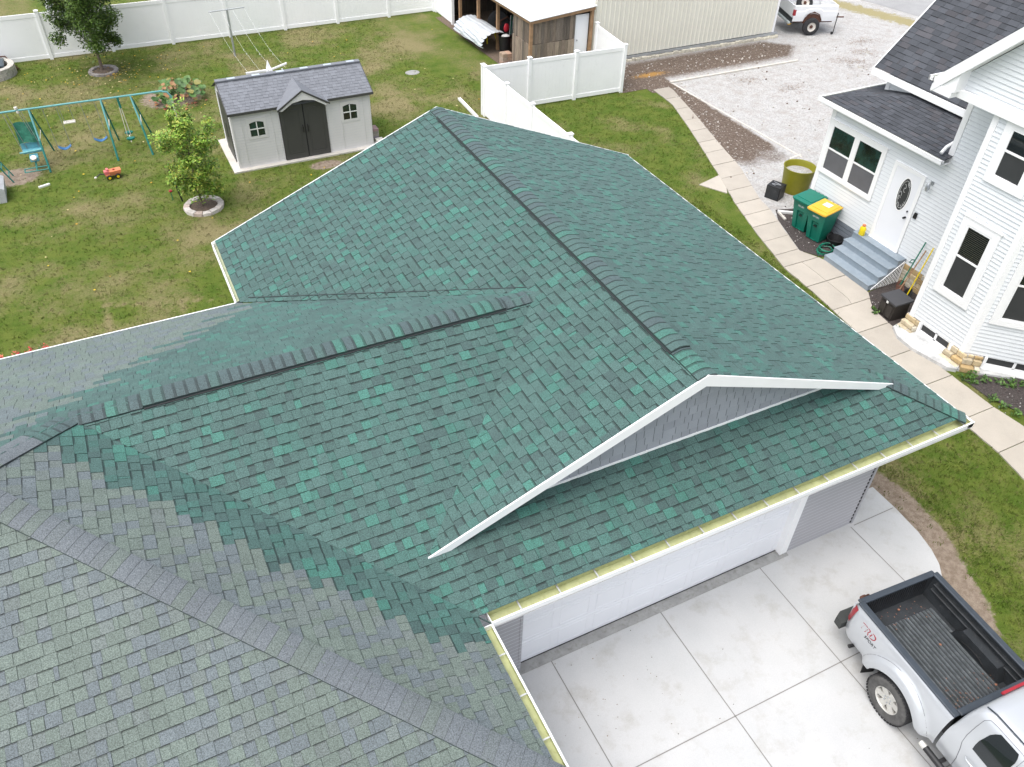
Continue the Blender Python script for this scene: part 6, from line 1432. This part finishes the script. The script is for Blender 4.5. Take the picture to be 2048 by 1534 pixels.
twheel((18.95,25.05,1.16),(-.25,-.8,.45),st_,name='tyre')
# ================================================================== GRASS BLADES
import numpy as np
def grass_blades():
    rs=np.random.RandomState(3); P=[]
    regions=[(-16.5,.6,13.2,33.9,55,(.04,.07)),(.6,8.2,12.5,21.5,80,(.04,.07)),(.3,4.4,-6,13,170,(.04,.08)),(-1.5,1.2,-7,1.5,120,(.035,.07)),(.6,8,21.6,25.9,60,(.05,.09))]
    import bisect
    for (x0,x1,y0,y1,den,hr) in regions:
        n=int((x1-x0)*(y1-y0)*den); X=rs.uniform(x0,x1,n); Y=rs.uniform(y0,y1,n)
        for x,y in zip(X,Y):
            if -10.7<x<-.4 and y<10.9 and y>.8: continue
            if x<-.8 and y<1.5 and y>-8: continue
            if inpoly(x,y,DRIVE): continue
            if y<21.4 and x>edge(WL,y)-.02 and x>3: continue
            if 4.9<x<6.0 and 13<y<14.2: continue
            if y>20.6 and x>7.0: continue
            if -8.85<x<-3.75 and 20.7<y<23.5: continue
            if y>24.4 and x>3.6: continue
            so_,dr_,_=lawn_mask(x,y)
            if so_+.25*pn(x,y,9)>.45 and rs.rand()<.93: continue
            P.append((x,y,dr_,hr))
    vs=[];fs=[];cs=[]
    k=0
    for (x,y,dr_,hr) in P:
        for _ in range(4):
            a=rs.uniform(0,6.28); l=rs.uniform(*hr)*rs.uniform(.6,1.0); le=rs.uniform(.2,1.0)*l; bx,by=x+rs.uniform(-.04,.04),y+rs.uniform(-.04,.04); w_=rs.uniform(.005,.011)
            ca,sa=math.cos(a),math.sin(a)
            vs+=[(bx-sa*w_,by+ca*w_,0),(bx+sa*w_,by-ca*w_,0),(bx+ca*le,by+sa*le,l)]; fs.append((k,k+1,k+2)); k+=3
    me=bpy.data.meshes.new('grass'); v=np.array(vs,dtype=np.float32); f=np.array(fs,dtype=np.int32)
    me.vertices.add(len(v)); me.vertices.foreach_set('co',v.ravel()); me.loops.add(len(f)*3); me.loops.foreach_set('vertex_index',f.ravel()); me.polygons.add(len(f)); me.polygons.foreach_set('loop_start',np.arange(0,len(f)*3,3,dtype=np.int32)); me.polygons.foreach_set('loop_total',np.full(len(f),3,dtype=np.int32)); me.update(calc_edges=True)
    # dryness attribute follows the lawn below
    at=me.color_attributes.new('Col','FLOAT_COLOR','POINT'); c=np.zeros((len(v),4),dtype=np.float32); d=np.repeat(np.array([p[2] for p in P],dtype=np.float32),12); c[:,1]=d; c[:,3]=1; c[:,1]=np.clip(c[:,1]+np.repeat(rs.normal(0,.28,len(v)//3).astype(np.float32),3),-.6,1.6); at.data.foreach_set('color',c.ravel())
    me.materials.append(M['grass']); o=bpy.data.objects.new('grass',me); col.objects.link(o); tag(o,'mown green and dry grass blades covering the lawns',None,None,'stuff')
grass_blades()
